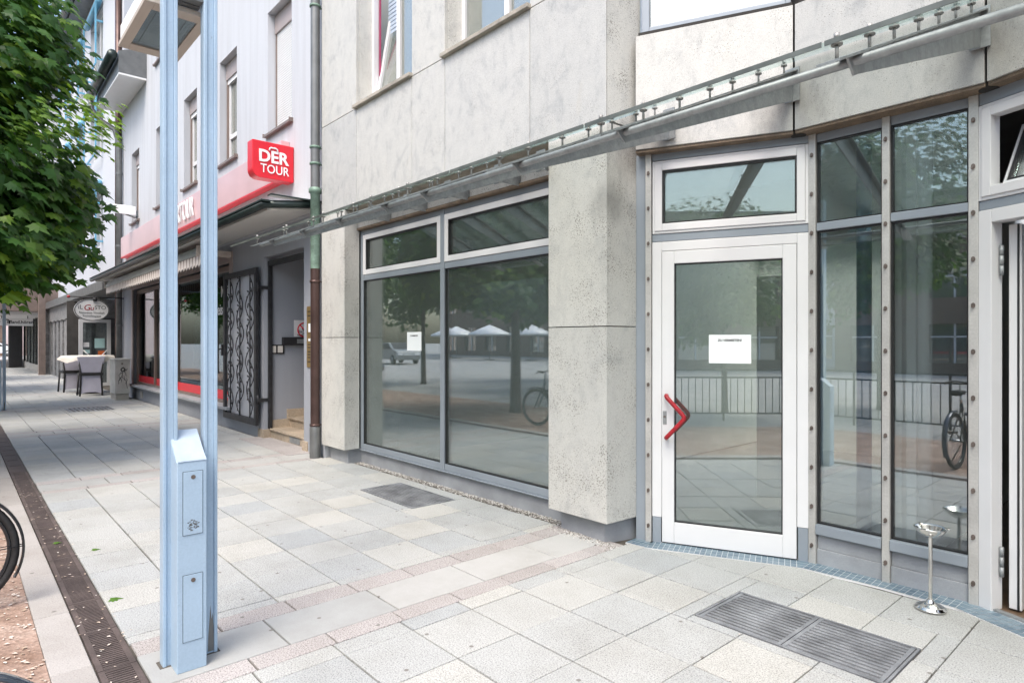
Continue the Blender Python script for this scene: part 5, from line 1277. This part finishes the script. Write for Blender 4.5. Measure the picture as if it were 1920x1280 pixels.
def tree(name, label, loc, mat_, seed, rx, rz, zc, n, size, trunk_r=0.13, lumps=26, extra=None):
    t = thing(name, label, 'tree', (0, 0, 0), group='street trees along the grit path')
    mb, cl = crown_mesh('crown', mat_, seed, rx, rz, n, size, lumps)
    if extra: extra(mb)
    cr = mb.build('crown', mat_, t, world=False); cr.location = (0, 0, zc)
    mb = MB(); r = random.Random(seed+1)
    h = zc - rz*0.45
    mb.tube([(0, 0, -0.05), (0.0, 0, 0.12), (0.02, 0.01, h*0.5), (0.0, 0.03, h), (0.03, 0.0, zc+rz*0.3)], trunk_r*1.1, 14, r_end=trunk_r*0.35)
    for (c, rad) in cl[::2]:
        s = Vector((0.01, 0.02, min(zc, max(h-0.3, zc + c.z - 1.1)))); e = c*0.9 + Vector((0, 0, zc)); m = s.lerp(e, 0.55) + Vector((0, 0, 0.15))
        mb.tube([s, m, e], trunk_r*0.34, 7, r_end=0.012)
    mb.build('trunk', M['bark'], t, world=False); t.location = loc; return t
def branch_out(mb):
    r = random.Random(5)
    for (c, rad, n) in (((0.7, 2.1, 0.65), 0.62, 900), ((0.6, 2.0, 1.3), 0.55, 600), ((0.6, 2.25, -0.9), 0.55, 700), ((0.8, 2.2, -1.55), 0.45, 600), ((1.3, 1.8, -1.75), 0.5, 700), ((1.5, 1.4, -1.6), 0.5, 500)):
        clump(mb, r, c, rad, int(n*0.55), 0.205)
    for _ in range(330):      # leafy shoot that reaches towards the white building
        k = r.random(); p = Vector((1.0 + 0.75*k + r.gauss(0, 0.12), 1.75 + 0.95*k + r.gauss(0, 0.12), -0.35 + 0.15*k + r.gauss(0, 0.16)))
        leaf_shape(mb, p, Vector((0.5, 0.5, -0.4)), Vector((r.uniform(-.4, .4), r.uniform(-.4, .4), 1)), r.uniform(0.08, 0.13), min(1, 0.55 + 0.4*k + r.uniform(0, .2)))
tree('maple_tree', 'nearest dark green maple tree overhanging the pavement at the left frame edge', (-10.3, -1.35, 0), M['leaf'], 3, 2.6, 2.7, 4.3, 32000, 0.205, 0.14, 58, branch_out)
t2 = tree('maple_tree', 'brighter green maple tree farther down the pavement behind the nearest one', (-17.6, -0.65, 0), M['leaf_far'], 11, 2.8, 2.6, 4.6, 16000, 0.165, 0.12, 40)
for (x, y, rz_, s, lab) in ((-24.8, -1.2, 1.1, 1.0, 'third maple of the row, mostly hidden behind the nearer crowns'), (-19.7, -5.2, 2.2, 0.95, 'maple on the plaza behind the row, seen in the display window'),
                   (0.6, -5.2, 2.9, 0.66, 'maple behind the camera, mirrored in the glass door'), (-13.5, -7.5, 4.0, 1.0, 'plaza maple mirrored in the right pane of the display window'), (-9.0, -6.5, 2.6, 1.0, 'plaza maple close to the row, mirrored beside the notice'), (-5.2, -7.0, 1.7, 0.95, 'plaza maple mirrored in the glass door behind the railing'), (-16.5, -12.0, 0.3, 1.1, 'farther plaza maple mirrored above the parked car'), (7.0, -9.5, 0.6, 1.0, 'plaza maple mirrored in the entrance glazing'), (-33, -2.0, 5.0, 1.05, 'far maple at the end of the row')):
    c = copy_tree(t2); c.location = (x, y, 0.25 if y == -2.4 else 0.0); c.rotation_euler = (0, 0, rz_); c.scale = (s, s, s); c['label'] = lab

# ------------------------------------------------------------------ street furniture farther along
cb = thing('utility_cabinet', 'grey utility cabinet with scribbled graffiti beside the shop window', 'cabinet', (-19.75, 3.42, 0))
mb = MB(); mb.box(-20.15, -19.40, 3.22, 3.56, 0.16, 1.05); mb.box(-20.17, -19.38, 3.20, 3.58, 1.051, 1.09); bd = mb.build('cabinet_body', M['cab'], cb, 0.008)
mb = MB(); mb.box(-20.12, -19.43, 3.24, 3.54, -0.02, 0.158); mb.build('plinth', M['conc'], cb, 0.005)
mb = MB()
for k in range(9):
    y = 3.30 + 0.022*k; z = 0.42 + 0.05*((k*5) % 7)
    mb.tube([(-19.398, y, z), (-19.398, y+0.05*math.sin(k*2.1), z+0.09), (-19.398, y+0.03, z+0.16), (-19.398, y+0.06*math.cos(k), z+0.10)], 0.0045, 5)
ring = [(-19.398, 3.40+0.045*math.cos(q), 0.80+0.045*math.sin(q)) for q in [i*math.pi/6 for i in range(13)]]
mb.tube(ring, 0.014, 5); mb.tube([(-19.398, 3.40, 0.755), (-19.398, 3.37, 0.62), (-19.398, 3.30, 0.50)], 0.006, 5); mb.tube([(-19.398, 3.37, 0.62), (-19.398, 3.47, 0.50), (-19.398, 3.50, 0.30)], 0.006, 5)
mb.build('graffiti', M['ink'], bd)
mb = MB(); mb.box(-19.398, -19.393, 3.36, 3.40, 0.94, 0.98); mb.build('lock', M['bolt'], bd)

def bar_chair(x, y, rz, label):
    t = thing('bar_chair', label, 'chair', (0, 0, 0), group='covered bar chairs outside the restaurant')
    mb = MB()
    for (px, py, nm) in ((-0.25, 0.27, 0), (-0.25, -0.27, 0), (0.22, 0.24, 1), (0.22, -0.24, 1)):
        m = MB(); m.tube([(px*1.08, py*1.12, 0.0), (px, py, 0.62), ] + ([(px, py*1.25, 1.10)] if px > 0 else []), 0.024, 8); m.build('leg', M['ink'], t, world=False)
    mb.box(-0.27, 0.25, -0.29, 0.29, 0.58, 0.66); mb.build('seat', M['ink'], t, 0.01, world=False)
    mb = MB(); mb.prism([(0.225, -0.25, 0.661), (0.225, 0.25, 0.661), (0.25, 0.34, 1.12), (0.25, -0.34, 1.12)], (-0.05, 0, 0)); mb.build('backrest', M['lilac'], t, 0.01, world=False)
    mb = MB(); mb.prism([(0.215, -0.215, 0.575), (0.215, 0.215, 0.575), (0.235, 0.25, 0.07), (0.235, 0.10, 0.11), (0.235, -0.10, 0.11), (0.235, -0.25, 0.07)], (-0.02, 0, 0)); mb.build('cloth_panel', M['lilac'], t, world=False)
    t.location = (x, y, 0); t.rotation_euler = (0, 0, rz); return t
c1 = bar_chair(-21.6, 2.98, R(-4), 'lilac covered black bar chair nearest the utility cabinet')
c2 = copy_tree(c1); c2.location = (-23.6, 2.78, 0); c2.rotation_euler = (0, 0, R(6)); c2['label'] = 'lilac covered black bar chair behind the first, farther from the cabinet'
tb = thing('bar_table', 'high bar table draped with a crumpled cream cloth behind the covered chairs', 'table', (-22.6, 3.15, 0))
mb = MB(); mb.lathe([(0, 1.09), (0.62, 1.09), (0.62, 1.125), (0, 1.125)], (-22.6, 3.05, 0), 28); mb.build('tabletop', M['ink'], tb)
mb = MB(); mb.tube([(-22.6, 3.05, 0), (-22.6, 3.05, 1.09)], 0.04, 10); mb.lathe([(0, 0), (0.3, 0), (0.3, 0.03), (0, 0.03)], (-22.6, 3.05, 0), 24); mb.build('table_leg', M['ink'], tb)
mb = MB(); v = [(-22.6, 3.05, 1.14)]; f = []
for ring, (rr, zz) in enumerate(((0.45, 1.135), (0.66, 1.13), (0.70, 1.06), (0.72, 0.97))):
    for j in range(36):
        q = 2*math.pi*j/36; k = 1 + (0.06*math.sin(q*7) if ring > 1 else 0); v.append((-22.6+rr*k*math.cos(q), 3.05+rr*k*math.sin(q), zz - (0.05*math.sin(q*5) if ring == 3 else 0)))
for j in range(36):
    f.append((0, 1+j, 1+(j+1) % 36))
    for ring in range(3): f.append((1+ring*36+j, 1+(ring+1)*36+j, 1+(ring+1)*36+(j+1) % 36, 1+ring*36+(j+1) % 36))
mb.sm = True; mb.add(v, f); tag(mb.build('tablecloth', M['cloth']), 'crumpled cream cloth draped over the high bar table', 'tablecloth')

# hanging oval restaurant sign
hs = thing('hanging_sign', 'oval white restaurant sign hanging from a black arm', 'shop sign', (-21.2, 3.6, 2.4))
sx = -21.2; yc = onX(172, 582, sx).y; zc = onX(172, 581, sx).z; ry_ = 0.42; rz_ = 0.31
el = lambda a, b, x: [(x, yc + a*math.cos(q), zc + b*math.sin(q)) for q in [i*math.pi/20 for i in range(40)]]
mb = MB(); mb.prism(el(ry_, rz_, sx-0.03), (0.06, 0, 0)); mb.build('sign_board', M['white'], hs)
mb = MB(); mb.tube(el(ry_-0.015, rz_-0.015, sx+0.032) + [(sx+0.032, yc+ry_-0.015, zc)], 0.009, 6); mb.tube(el(ry_-0.015, rz_-0.015, sx-0.032) + [(sx-0.032, yc+ry_-0.015, zc)], 0.009, 6)
mb.build('black_rim', M['ink'], hs)
mb = MB(); mb.tube([(sx, yc-0.50, zc+0.36), (sx, YB, zc+0.36)], 0.016, 8); mb.tube([(sx, yc-0.2, zc+0.36), (sx, yc-0.2, zc+rz_*0.85)], 0.01, 6); mb.tube([(sx, yc+0.2, zc+0.36), (sx, yc+0.2, zc+rz_*0.85)], 0.01, 6); mb.build('arm', M['ink'], hs)
mb = MB(); mb.lathe([(0, 0), (0.03, 0.005), (0.045, 0.03), (0.03, 0.065), (0, 0.075)], (sx, yc-0.54, zc+0.32), 12); mb.build('red_bulb', M['red'], hs)
mb = MB(); mb.lathe([(0, 0), (0.05, 0.0), (0.05, 0.09), (0, 0.09)], (sx+0.05, yc+0.07, zc+0.25), 12); mb.build('spot_lamp', M['ink'], hs)
gf = lambda y, z: face_frame((sx+0.033, y, z), (0, 1, 0), (0, 0, 1))
text('sign_lettering', 'iL', 0.17, gf(yc-0.27, zc+0.07), M['zinc'], hs, 0.001)
text('sign_lettering', 'G', 0.23, gf(yc-0.12, zc+0.06), M['red'], hs, 0.001, 0.0, shear=0.2)
text('sign_lettering', 'u', 0.19, gf(yc+0.0, zc+0.05), M['red'], hs, 0.001, 0.0, shear=0.2)
text('sign_lettering', 'STO', 0.15, gf(yc+0.20, zc+0.065), M['zinc'], hs, 0.001)
text('sign_lettering', 'Ristorante Vinothek', 0.085, gf(yc, zc-0.08), M['zinc'], hs, 0.001, sx=0.88)
text('sign_lettering', 'Steinofenpizza', 0.085, gf(yc, zc-0.17), M['zinc'], hs, 0.001, sx=0.9)

# ------------------------------------------------------------------ restaurant building with blue window frames
Cb = thing('restaurant_building', 'pale building with bright blue window frames and dark granite ground floor', 'building', (-29, 3.8, 0))
YC = 3.80; CX0_, CX1_ = -37.3, -21.52
cw = [(-27.45, -25.0), (-31.0, -28.9), (-34.6, -32.4)]
ch = [(a, b, z0, z1) for a, b in cw for z0, z1 in ((4.85, 6.75), (7.95, 9.75), (10.95, 12.85))]
mb = MB(); wall_holes(mb, CX0_, CX1_, 3.35, 14.0, YC, 0.35, ch); mb.build('upper_wall', M['plaster_c'], Cb)
mb = MB(); mb.box(CX1_-0.001, CX1_+0.02, YC+0.36, 14, 3.0, 14.0); mb.box(CX0_, CX1_, 13.8, 14, 0, 14); mb.build('side_wall', M['plaster_c'], Cb)
for (a, b, z0, z1) in ch:
    mb = MB(); mb.frame(a, b, z0, z1, 0.07, YC+0.10, YC+0.17); mb.box((a+b)/2-0.04, (a+b)/2+0.04, YC+0.10, YC+0.17, z0+0.07, z1-0.07); w = mb.build('window', M['white_al'], Cb)
    mb = MB(); mb.box(a+0.07, b-0.07, YC+0.14, YC+0.15, z0+0.07, z1-0.07); mb.build('window_pane', M['glass'], w)
    mb = MB(); mb.tube([(a-0.05, YC-0.12, z1+0.12), (b+0.05, YC-0.12, z1+0.12)], 0.10, 12)
    for x in (a-0.02, b+0.02): mb.box(x-0.025, x+0.025, YC-0.24, YC-0.19, z0-0.10, z1); mb.box(x-0.03, x+0.03, YC-0.18, YC-0.002, z0+0.03, z0+0.09); mb.box(x-0.03, x+0.03, YC-0.18, YC-0.002, z1-0.6, z1-0.54)
    mb.box(a-0.06, b+0.06, YC-0.245, YC-0.20, z0-0.14, z0-0.10)
    mb.build('shade_frame', M['skyblue'], w)
    mb = MB(); mb.box(a-0.3, b+0.3, YC+0.8, YC+0.85, z0-0.4, z1+0.4); mb.build('room_wall', M['int_wall'], w)
mb = MB(); mb.box(CX0_-0.3, CX1_, YC-0.5, YC+1.0, 13.75, 14.05); rf = mb.build('eave', M['zinc'], Cb)
mb = MB(); mb.tube([(CX0_-0.3, YC-0.6, 13.95), (CX1_, YC-0.6, 13.95)], 0.14, 12); mb.build('eave_gutter', M['zinc'], rf)
mb = MB(); mb.tube([(CX1_-0.35, YC-0.09, 13.8), (CX1_-0.35, YC-0.09, 0)], 0.085, 10); mb.build('downpipe', M['copper'], Cb)
mb = MB(); mb.box(CX0_, CX1_, YC-0.55, YC+0.3, 3.05, 3.34); mb.build('ledge', M['zinc'], Cb, 0.01)
# ribbed granite ground floor and the white glazed door in its porch
GYr = 3.45
mb = MB(); mb.box(-36.9, -27.0, GYr+0.12, GYr+0.3, -0.02, 3.05)
x = -36.9
while x < -27.3:
    mb.prism([(x, GYr, -0.02), (x+0.75, GYr, -0.02), (x+0.75, GYr+0.12, -0.02), (x, GYr+0.12, -0.02)], (0, 0, 2.45)); mb.box(x, x+0.75, GYr-0.05, GYr+0.12, 2.43, 3.05); mb.box(x+0.75, x+1.32, GYr-0.05, GYr+0.12, 2.47, 3.05); x += 1.32
mb.box(-27.02, -26.3, GYr-0.02, 5.0, 2.40, 3.05)
mb.build('ribbed_wall', M['granite_d'], Cb)
mb = MB(); mb.box(-26.2, CX1_, 4.35, 4.6, -0.02, 3.05); mb.box(CX1_-0.6, CX1_-0.02, YC-0.05, 4.35, -0.02, 3.05); mb.build('porch_wall', M['granite_d'], Cb)
dxp = -26.25; ya, yb_ = onX(154, 640, dxp).y, onX(201, 640, dxp).y
mb = MB(); Mp = Matrix.Translation((dxp, ya, 0)) @ Matrix.Rotation(R(90), 4, 'Z'); w_ = yb_ - ya
mb = MB(Mp); mb.frame(-0.10, w_+0.1, -0.01, 2.32, 0.11, -0.08, 0.04); dr = mb.build('restaurant_door', M['white_al'], Cb)
mb = MB(Mp); mb.box(0.0, w_, -0.02, -0.01, 0.1, 2.2); mb.build('door_pane', M['glass_dark'], dr)
mb = MB(Mp); mb.tube([(0.02, -0.12, 1.25), (0.20, -0.14, 1.05), (0.02, -0.12, 0.85)], 0.02, 8); mb.tube([(w_-0.02, -0.12, 1.25), (w_-0.20, -0.14, 1.05), (w_-0.02, -0.12, 0.85)], 0.02, 8); mb.build('door_handle', M['white'], dr)
for (u0, u1, z0, z1, m) in ((0.36, 0.66, 1.32, 1.66, 'aqua'), (0.46, 0.66, 0.97, 1.22, 'orange'), (0.03, 0.2, 1.36, 1.52, 'white'), (0.07, 0.22, 1.14, 1.26, 'aqua')):
    mb = MB(Mp); mb.box(u0, u1, -0.032, -0.022, z0, z1); mb.build('door_poster', M[m], dr)
mb = MB(Mp); mb.box(-0.3, w_+0.5, 1.2, 1.25, 0, 3); mb.build('room_wall', M['int_dark'], dr)
# arcade building at the end
Db = thing('arcade_building', 'far arcade with white soffit, dark posts and tall shop glazing', 'building', (-45, 3, 0))
mb = MB(); mb.box(-62, -37.3, 1.0, 3.9, 2.78, 2.95); mb.build('arcade_soffit', M['white'], Db)
mb = MB(); mb.box(-62, -37.0, 0.9, 3.95, 2.96, 4.2); mb.build('arcade_fascia', M['sill_brown'], Db)
mb = MB(); mb.box(-62, -37.3, 3.4, 14, 4.2, 14); mb.build('upper_wall', M['plaster_c'], Db)
mb = MB(); mb.box(-36.7, -36.3, 3.0, 3.25, -0.02, 4.2); mb.build('pillar', M['sill_brown'], Db)
mb = MB(); mb.box(-37.3, -36.9, 3.25, 3.75, -0.02, 3.05); mb.build('pillar', M['granite_d'], Db)
mb = MB(); mb.box(-49.0, -48.2, 2.55, 3.2, -0.02, 2.78); mb.build('pillar', M['ink'], Db)
mb = MB(); mb.box(-49, -37.4, 3.28, 3.40, 0.0, 0.35); mb.build('base_wall', M['conc'], Db)
mb = MB(); mb.box(-49, -37.4, 3.32, 3.34, 0.35, 2.78); gp = mb.build('shop_pane', M['glass_sky'], Db)
for x in (-48.6, -46.5, -44.5, -42.6, -41.2, -40.0, -39.0, -38.2):
    mb = MB(); mb.box(x-0.05, x+0.05, 3.26, 3.40, 0.35, 2.78); mb.build('glazing_bar', M['ink'], gp)
mb = MB(); mb.box(-49, -37.4, 5.0, 5.1, 0, 3); mb.build('shop_interior', M['int_wall'], Db)
asg = thing('arcade_sign', 'white arcade sign board with dark lettering hanging under the soffit', 'shop sign', (-38, 2.2, 2.3))
sx2 = -38.0; p0, p1 = onX(-8, 597, sx2), onX(62, 611, sx2)
mb = MB(); mb.box(sx2-0.08, sx2, p0.y, p1.y, p1.z, p0.z+0.02); mb.build('sign_board', M['white'], asg)
mb = MB(); mb.tube([(sx2-0.04, p0.y+0.2, p0.z), (sx2-0.04, p0.y+0.2, 2.78)], 0.02, 6); mb.tube([(sx2-0.04, p1.y-0.2, p0.z), (sx2-0.04, p1.y-0.2, 2.78)], 0.02, 6); mb.build('hanger', M['zinc'], asg)
text('sign_lettering', 'iffland.hören.', 0.20, face_frame((sx2+0.004, p0.y+0.67*(p1.y-p0.y), (p0.z+p1.z)/2+0.01), (0, 1, 0), (0, 0, 1)), M['ink'], asg, 0.003, 0.004)
mb = MB(); q0 = onX(13, 604, sx2); mb.tube([(sx2+0.01, q0.y+0.10*math.cos(a), q0.z+0.13*math.sin(a)) for a in [i*0.5-0.6 for i in range(9)]], 0.02, 6); mb.build('ear_emblem', M['ink'], asg)
# what closes the street
Eb = thing('pink_building', 'pale pink building with a brick red doorway closing the far end of the street', 'building', (-90, 3, 0))
mb = MB(); wall = MB(Matrix.Translation((-88, 0, 0)) @ Matrix.Rotation(R(90), 4, 'Z')); wall_holes(wall, -14, 22, -0.02, 12, 0, 0.4, [(-2.0, 4.3, 0, 3.6), (8, 11, 0.8, 3), (-8, -5, 0.8, 3), (-8, -5, 6, 8.5), (0, 3, 6, 8.5), (8, 11, 6, 8.5)]); wall.build('front_wall', M['pinkwall'], Eb)
mb = MB(); mb.box(-88.6, -88.3, -14, 22, 0, 12); mb.build('brick_backing', M['brick'], Eb)
mb = MB(); mb.box(-95, -88.7, -14, 22, 0, 12); mb.build('building_body', M['pinkwall'], Eb)

# parked white car at the far end
def car(loc, rz, label, mcol='car_white'):
    t = thing('parked_car', label, 'car', (0, 0, 0), group='parked cars')
    side = [(-2.1, 0.35), (-2.12, 0.75), (-1.95, 0.95), (-1.35, 1.0), (-0.75, 1.42), (0.5, 1.47), (1.35, 1.02), (2.0, 0.9), (2.12, 0.6), (2.05, 0.3)]
    mb = MB(); mb.prism([(x, -0.86, z) for x, z in side], (0, 1.72, 0)); mb.build('body', M[mcol], t, 0.06, world=False)
    mb = MB()
    for s in (-0.866, 0.861): mb.prism([(-1.2, s, 1.02), (-0.72, s, 1.36), (0.45, s, 1.41), (1.1, s, 1.03)], (0, 0.005, 0))
    mb.build('side_window', M['ink'], t, world=False)
    mb = MB(); mb.prism([(-1.30, -0.74, 1.045), (-1.30, 0.74, 1.045), (-0.78, 0.68, 1.41), (-0.78, -0.68, 1.41)], (-0.015, 0, 0.012)); mb.prism([(1.32, 0.74, 1.045), (1.32, -0.74, 1.045), (0.55, -0.68, 1.455), (0.55, 0.68, 1.455)], (0.015, 0, 0.012)); mb.build('windscreen', M['ink'], t, world=False)
    for x in (-1.3, 1.35):
        for s in (-1, 1):
            mb = MB(Matrix.Translation((x, s*0.80, 0.32)) @ Matrix.Rotation(R(90), 4, 'X')); mb.lathe([(0, -0.1), (0.30, -0.1), (0.32, -0.08), (0.32, 0.08), (0.30, 0.1), (0, 0.1)], (0, 0, 0), 24); w = mb.build('wheel', M['rubber'], t, world=False)
            mb = MB(Matrix.Translation((x, s*0.80, 0.32)) @ Matrix.Rotation(R(90), 4, 'X')); mb.lathe([(0, -0.105), (0.19, -0.105), (0.19, 0.105), (0, 0.105)], (0, 0, 0), 20); mb.build('hub', M['galv'], w, world=False)
    for s in (-0.6, 0.6):
        mb = MB(); mb.box(2.06, 2.13, s-0.16, s+0.16, 0.62, 0.76); mb.build('headlight', M['white'], t, world=False)
    t.location = loc; t.rotation_euler = (0, 0, rz); return t
pc = gnd(25, 667); car((pc.x, pc.y-1.6, 0), R(75), 'small white car parked at the far end of the street')

# passer-by at the far left
def person(loc, rz, label, top, legs, phase=0.25, s=1.0):
    t = thing('person', label, 'person', (0, 0, 0), group='passers-by')
    def skinned(nm, verts, edges, rad, mat_, parent):
        me = D.meshes.new(nm); me.from_pydata(verts, edges, []); me.materials.append(mat_)
        o = D.objects.new(nm, me); COL.objects.link(o); o.parent = parent
        m = o.modifiers.new('skin', 'SKIN'); m.use_smooth_shade = True
        sk = me.skin_vertices[0].data
        for i, r_ in enumerate(rad): sk[i].radius = r_ if isinstance(r_, tuple) else (r_, r_)
        sk[0].use_root = True
        o.modifiers.new('sub', 'SUBSURF').levels = 1; o.modifiers['sub'].render_levels = 2
        return o
    p = phase
    V = [(0, 0, 0.95), (0, 0, 1.15), (0.01, 0, 1.38), (0.02, 0, 1.50), (0.04, 0, 1.58), (0.05, 0, 1.68), (0.04, 0, 1.76),
         (0, 0.19, 1.41), (-0.05, 0.24, 1.14), (0.06, 0.25, 0.90), (0.09, 0.25, 0.82), (0, -0.19, 1.41), (0.03, -0.24, 1.14), (0.16, -0.23, 0.92), (0.2, -0.23, 0.84),
         (0, 0.09, 0.90), (p*0.6, 0.10, 0.50), (p*0.8-0.05, 0.10, 0.09), (p*0.8+0.14, 0.11, 0.04), (0, -0.09, 0.90), (-p*0.35, -0.10, 0.50), (-p-0.12, -0.10, 0.12), (-p+0.06, -0.11, 0.04)]
    Ed = [(0,1),(1,2),(2,3),(3,4),(4,5),(5,6),(2,7),(7,8),(8,9),(9,10),(2,11),(11,12),(12,13),(13,14),(0,15),(15,16),(16,17),(17,18),(0,19),(19,20),(20,21),(21,22)]
    Rd = [(0.12,0.16),(0.11,0.15),(0.11,0.16),0.06,0.07,0.09,0.07,0.06,0.047,0.036,0.035,0.06,0.047,0.036,0.035,0.09,0.062,0.045,0.04,0.09,0.062,0.045,0.04]
    skinned('body', V, Ed, Rd, M['skin'], t)
    skinned('shirt', [V[0], V[1], V[2], V[7], tuple(Vector(V[7]).lerp(Vector(V[8]), 0.75)), V[11], tuple(Vector(V[11]).lerp(Vector(V[12]), 0.75))], [(0,1),(1,2),(2,3),(3,4),(2,5),(5,6)], [(0.14,0.18),(0.13,0.17),(0.13,0.175),0.075,0.062,0.075,0.062], M[top], t)
    skinned('trousers', [V[0], V[15], V[16], V[17], V[19], V[20], V[21]], [(0,1),(1,2),(2,3),(0,4),(4,5),(5,6)], [(0.13,0.17),0.105,0.078,0.06,0.105,0.078,0.06], M[legs], t)
    skinned('hair', [(0.02, 0, 1.72), (0.0, 0, 1.79), (0.06, 0, 1.78)], [(0,1),(1,2)], [0.105, 0.085, 0.07], M['ink'], t)
    for (q, sx_) in ((V[18], 1), (V[22], -1)):
        mb = MB(); mb.box(q[0]-0.2, q[0]+0.06, q[1]-0.045, q[1]+0.045, 0.0, 0.075); mb.build('shoe', M['ink'], t, 0.02, world=False)
    t.location = loc; t.rotation_euler = (0, 0, rz); t.scale = (s, s, s); return t
pp = gnd(14, 673); person((-42.0, 1.05, 0), R(80), 'person in dark blue top and pale jeans walking far down the pavement', 'navy', 'denim')
p2 = person((-30.5, -9.5, 0), R(150), 'person in dark trousers crossing the plaza, seen only as a reflection', 'white', 'navy')

# ------------------------------------------------------------------ the other side of the square (seen in the glass)
def block(name, label, x0, x1, y, h, mwall, floors, bays, pitched=0.0):
    t = thing(name, label, 'building', ((x0+x1)/2, y, 0), group='buildings across the square')
    hs_ = []; bw = (x1-x0)/bays; fh = h/floors
    for i in range(bays):
        for j in range(floors): hs_.append((x0+bw*(i+0.22), x0+bw*(i+0.78), fh*j+ (0.5 if j == 0 else fh*0.3), fh*j+fh*0.85))
    mb = MB(Matrix.Translation(((x0+x1), 2*y, 0)) @ Matrix.Rotation(math.pi, 4, 'Z')); wall_holes(mb, x0, x1, -0.02, h, y, 0.4, hs_); mb.build('front_wall', M[mwall], t)
    mb = MB(); mb.box(x0+0.05, x1-0.05, y-9, y-0.6, 0, h); mb.build('building_body', M[mwall], t)
    mb = MB(); mb.box(x0+0.1, x1-0.1, y-0.3, y-0.28, 0.2, h-0.2); mb.build('window_glazing', M['glass_sky'], t)
    mb = MB()
    for (a, b, c, d) in hs_:
        a, b = x0+x1-b, x0+x1-a; mb.box((a+b)/2-0.04, (a+b)/2+0.04, y-0.27, y-0.2, c, d); mb.box(a, b, y-0.27, y-0.2, c+(d-c)*0.65, c+(d-c)*0.65+0.08)
    mb.build('window_bars', M['white_al'], t)
    mb = MB()
    if pitched: mb.prism([(x0-0.4, y+0.5, h), (x0-0.4, y-9.5, h), (x0-0.4, y-4.5, h+pitched)], (x1-x0+0.8, 0, 0))
    else: mb.box(x0-0.1, x1+0.1, y-9, y+0.2, h, h+0.4)
    mb.build('roof', M['zinc'] if not pitched else M['sill_brown'], t)
block('brick_building', 'long brown brick building across the square', -14, 26, -27, 8.5, 'brick', 3, 11)
block('gabled_building', 'pale plastered building with a pitched roof across the square', -31, -15, -31, 9, 'plaster_c', 3, 5, 5.0)
block('far_building', 'pinkish plastered building at the far corner of the square', -62, -33, -36, 11, 'brick', 3, 8, 4.0)
rl = thing('railing', 'dark steel railing on the square behind the camera', 'railing', (-3, -3.4, 0))
mb = MB(); mb.tube([(-9, -3.4, 1.0), (3, -3.4, 1.0)], 0.022, 8); mb.tube([(-9, -3.4, 0.85), (3, -3.4, 0.85)], 0.015, 8); mb.tube([(-9, -3.4, 0.15), (3, -3.4, 0.15)], 0.015, 8); mb.build('rail', M['iron'], rl)
for k in range(9):
    mb = MB(); mb.tube([(-9+1.5*k, -3.4, 0), (-9+1.5*k, -3.4, 1.0)], 0.022, 8)
    for j in range(1, 11): mb.tube([(-9+1.5*k+0.136*j, -3.4, 0.15), (-9+1.5*k+0.136*j, -3.4, 0.85)], 0.008, 6) if k < 8 else None
    mb.build('baluster_panel', M['iron'], rl)
def parasol(loc, label, z):
    t = thing('parasol', label, 'parasol', (0, 0, 0), group='white parasols on the square')
    mb = MB(); mb.tube([(0, 0, 0), (0, 0, 2.9)], 0.03, 10); mb.build('pole', M['galv'], t, world=False)
    mb = MB(); mb.lathe([(0.02, 2.95), (0.9, 2.6), (1.8, 2.2), (1.8, 2.02), (1.79, 2.19), (0.9, 2.58), (0.02, 2.92)], (0, 0, 0), 8); o = mb.build('canopy', M['white'], t, world=False)
    mb = MB(); mb.box(-0.35, 0.35, -0.35, 0.35, 0, 0.08); mb.build('base', M['conc'], t, 0.01, world=False)
    t.location = loc; return t
pa = parasol((-47, -27, 0), 'first white parasol on the square, seen mirrored in the display window', 0)
for k, (x, y) in enumerate(((-51, -29), (-41, -26), (-38, -28))):
    c = copy_tree(pa); c.location = (x, y, 0); c['label'] = ('second white parasol on the square, mirrored beside the first', 'third white parasol on the square, mirrored nearer the tree trunk', 'fourth white parasol on the square, mirrored at the edge of the pane')[k]
car((-38.5, -15.5, 0), R(10), 'grey car parked on the square, seen only as a reflection', 'galv')
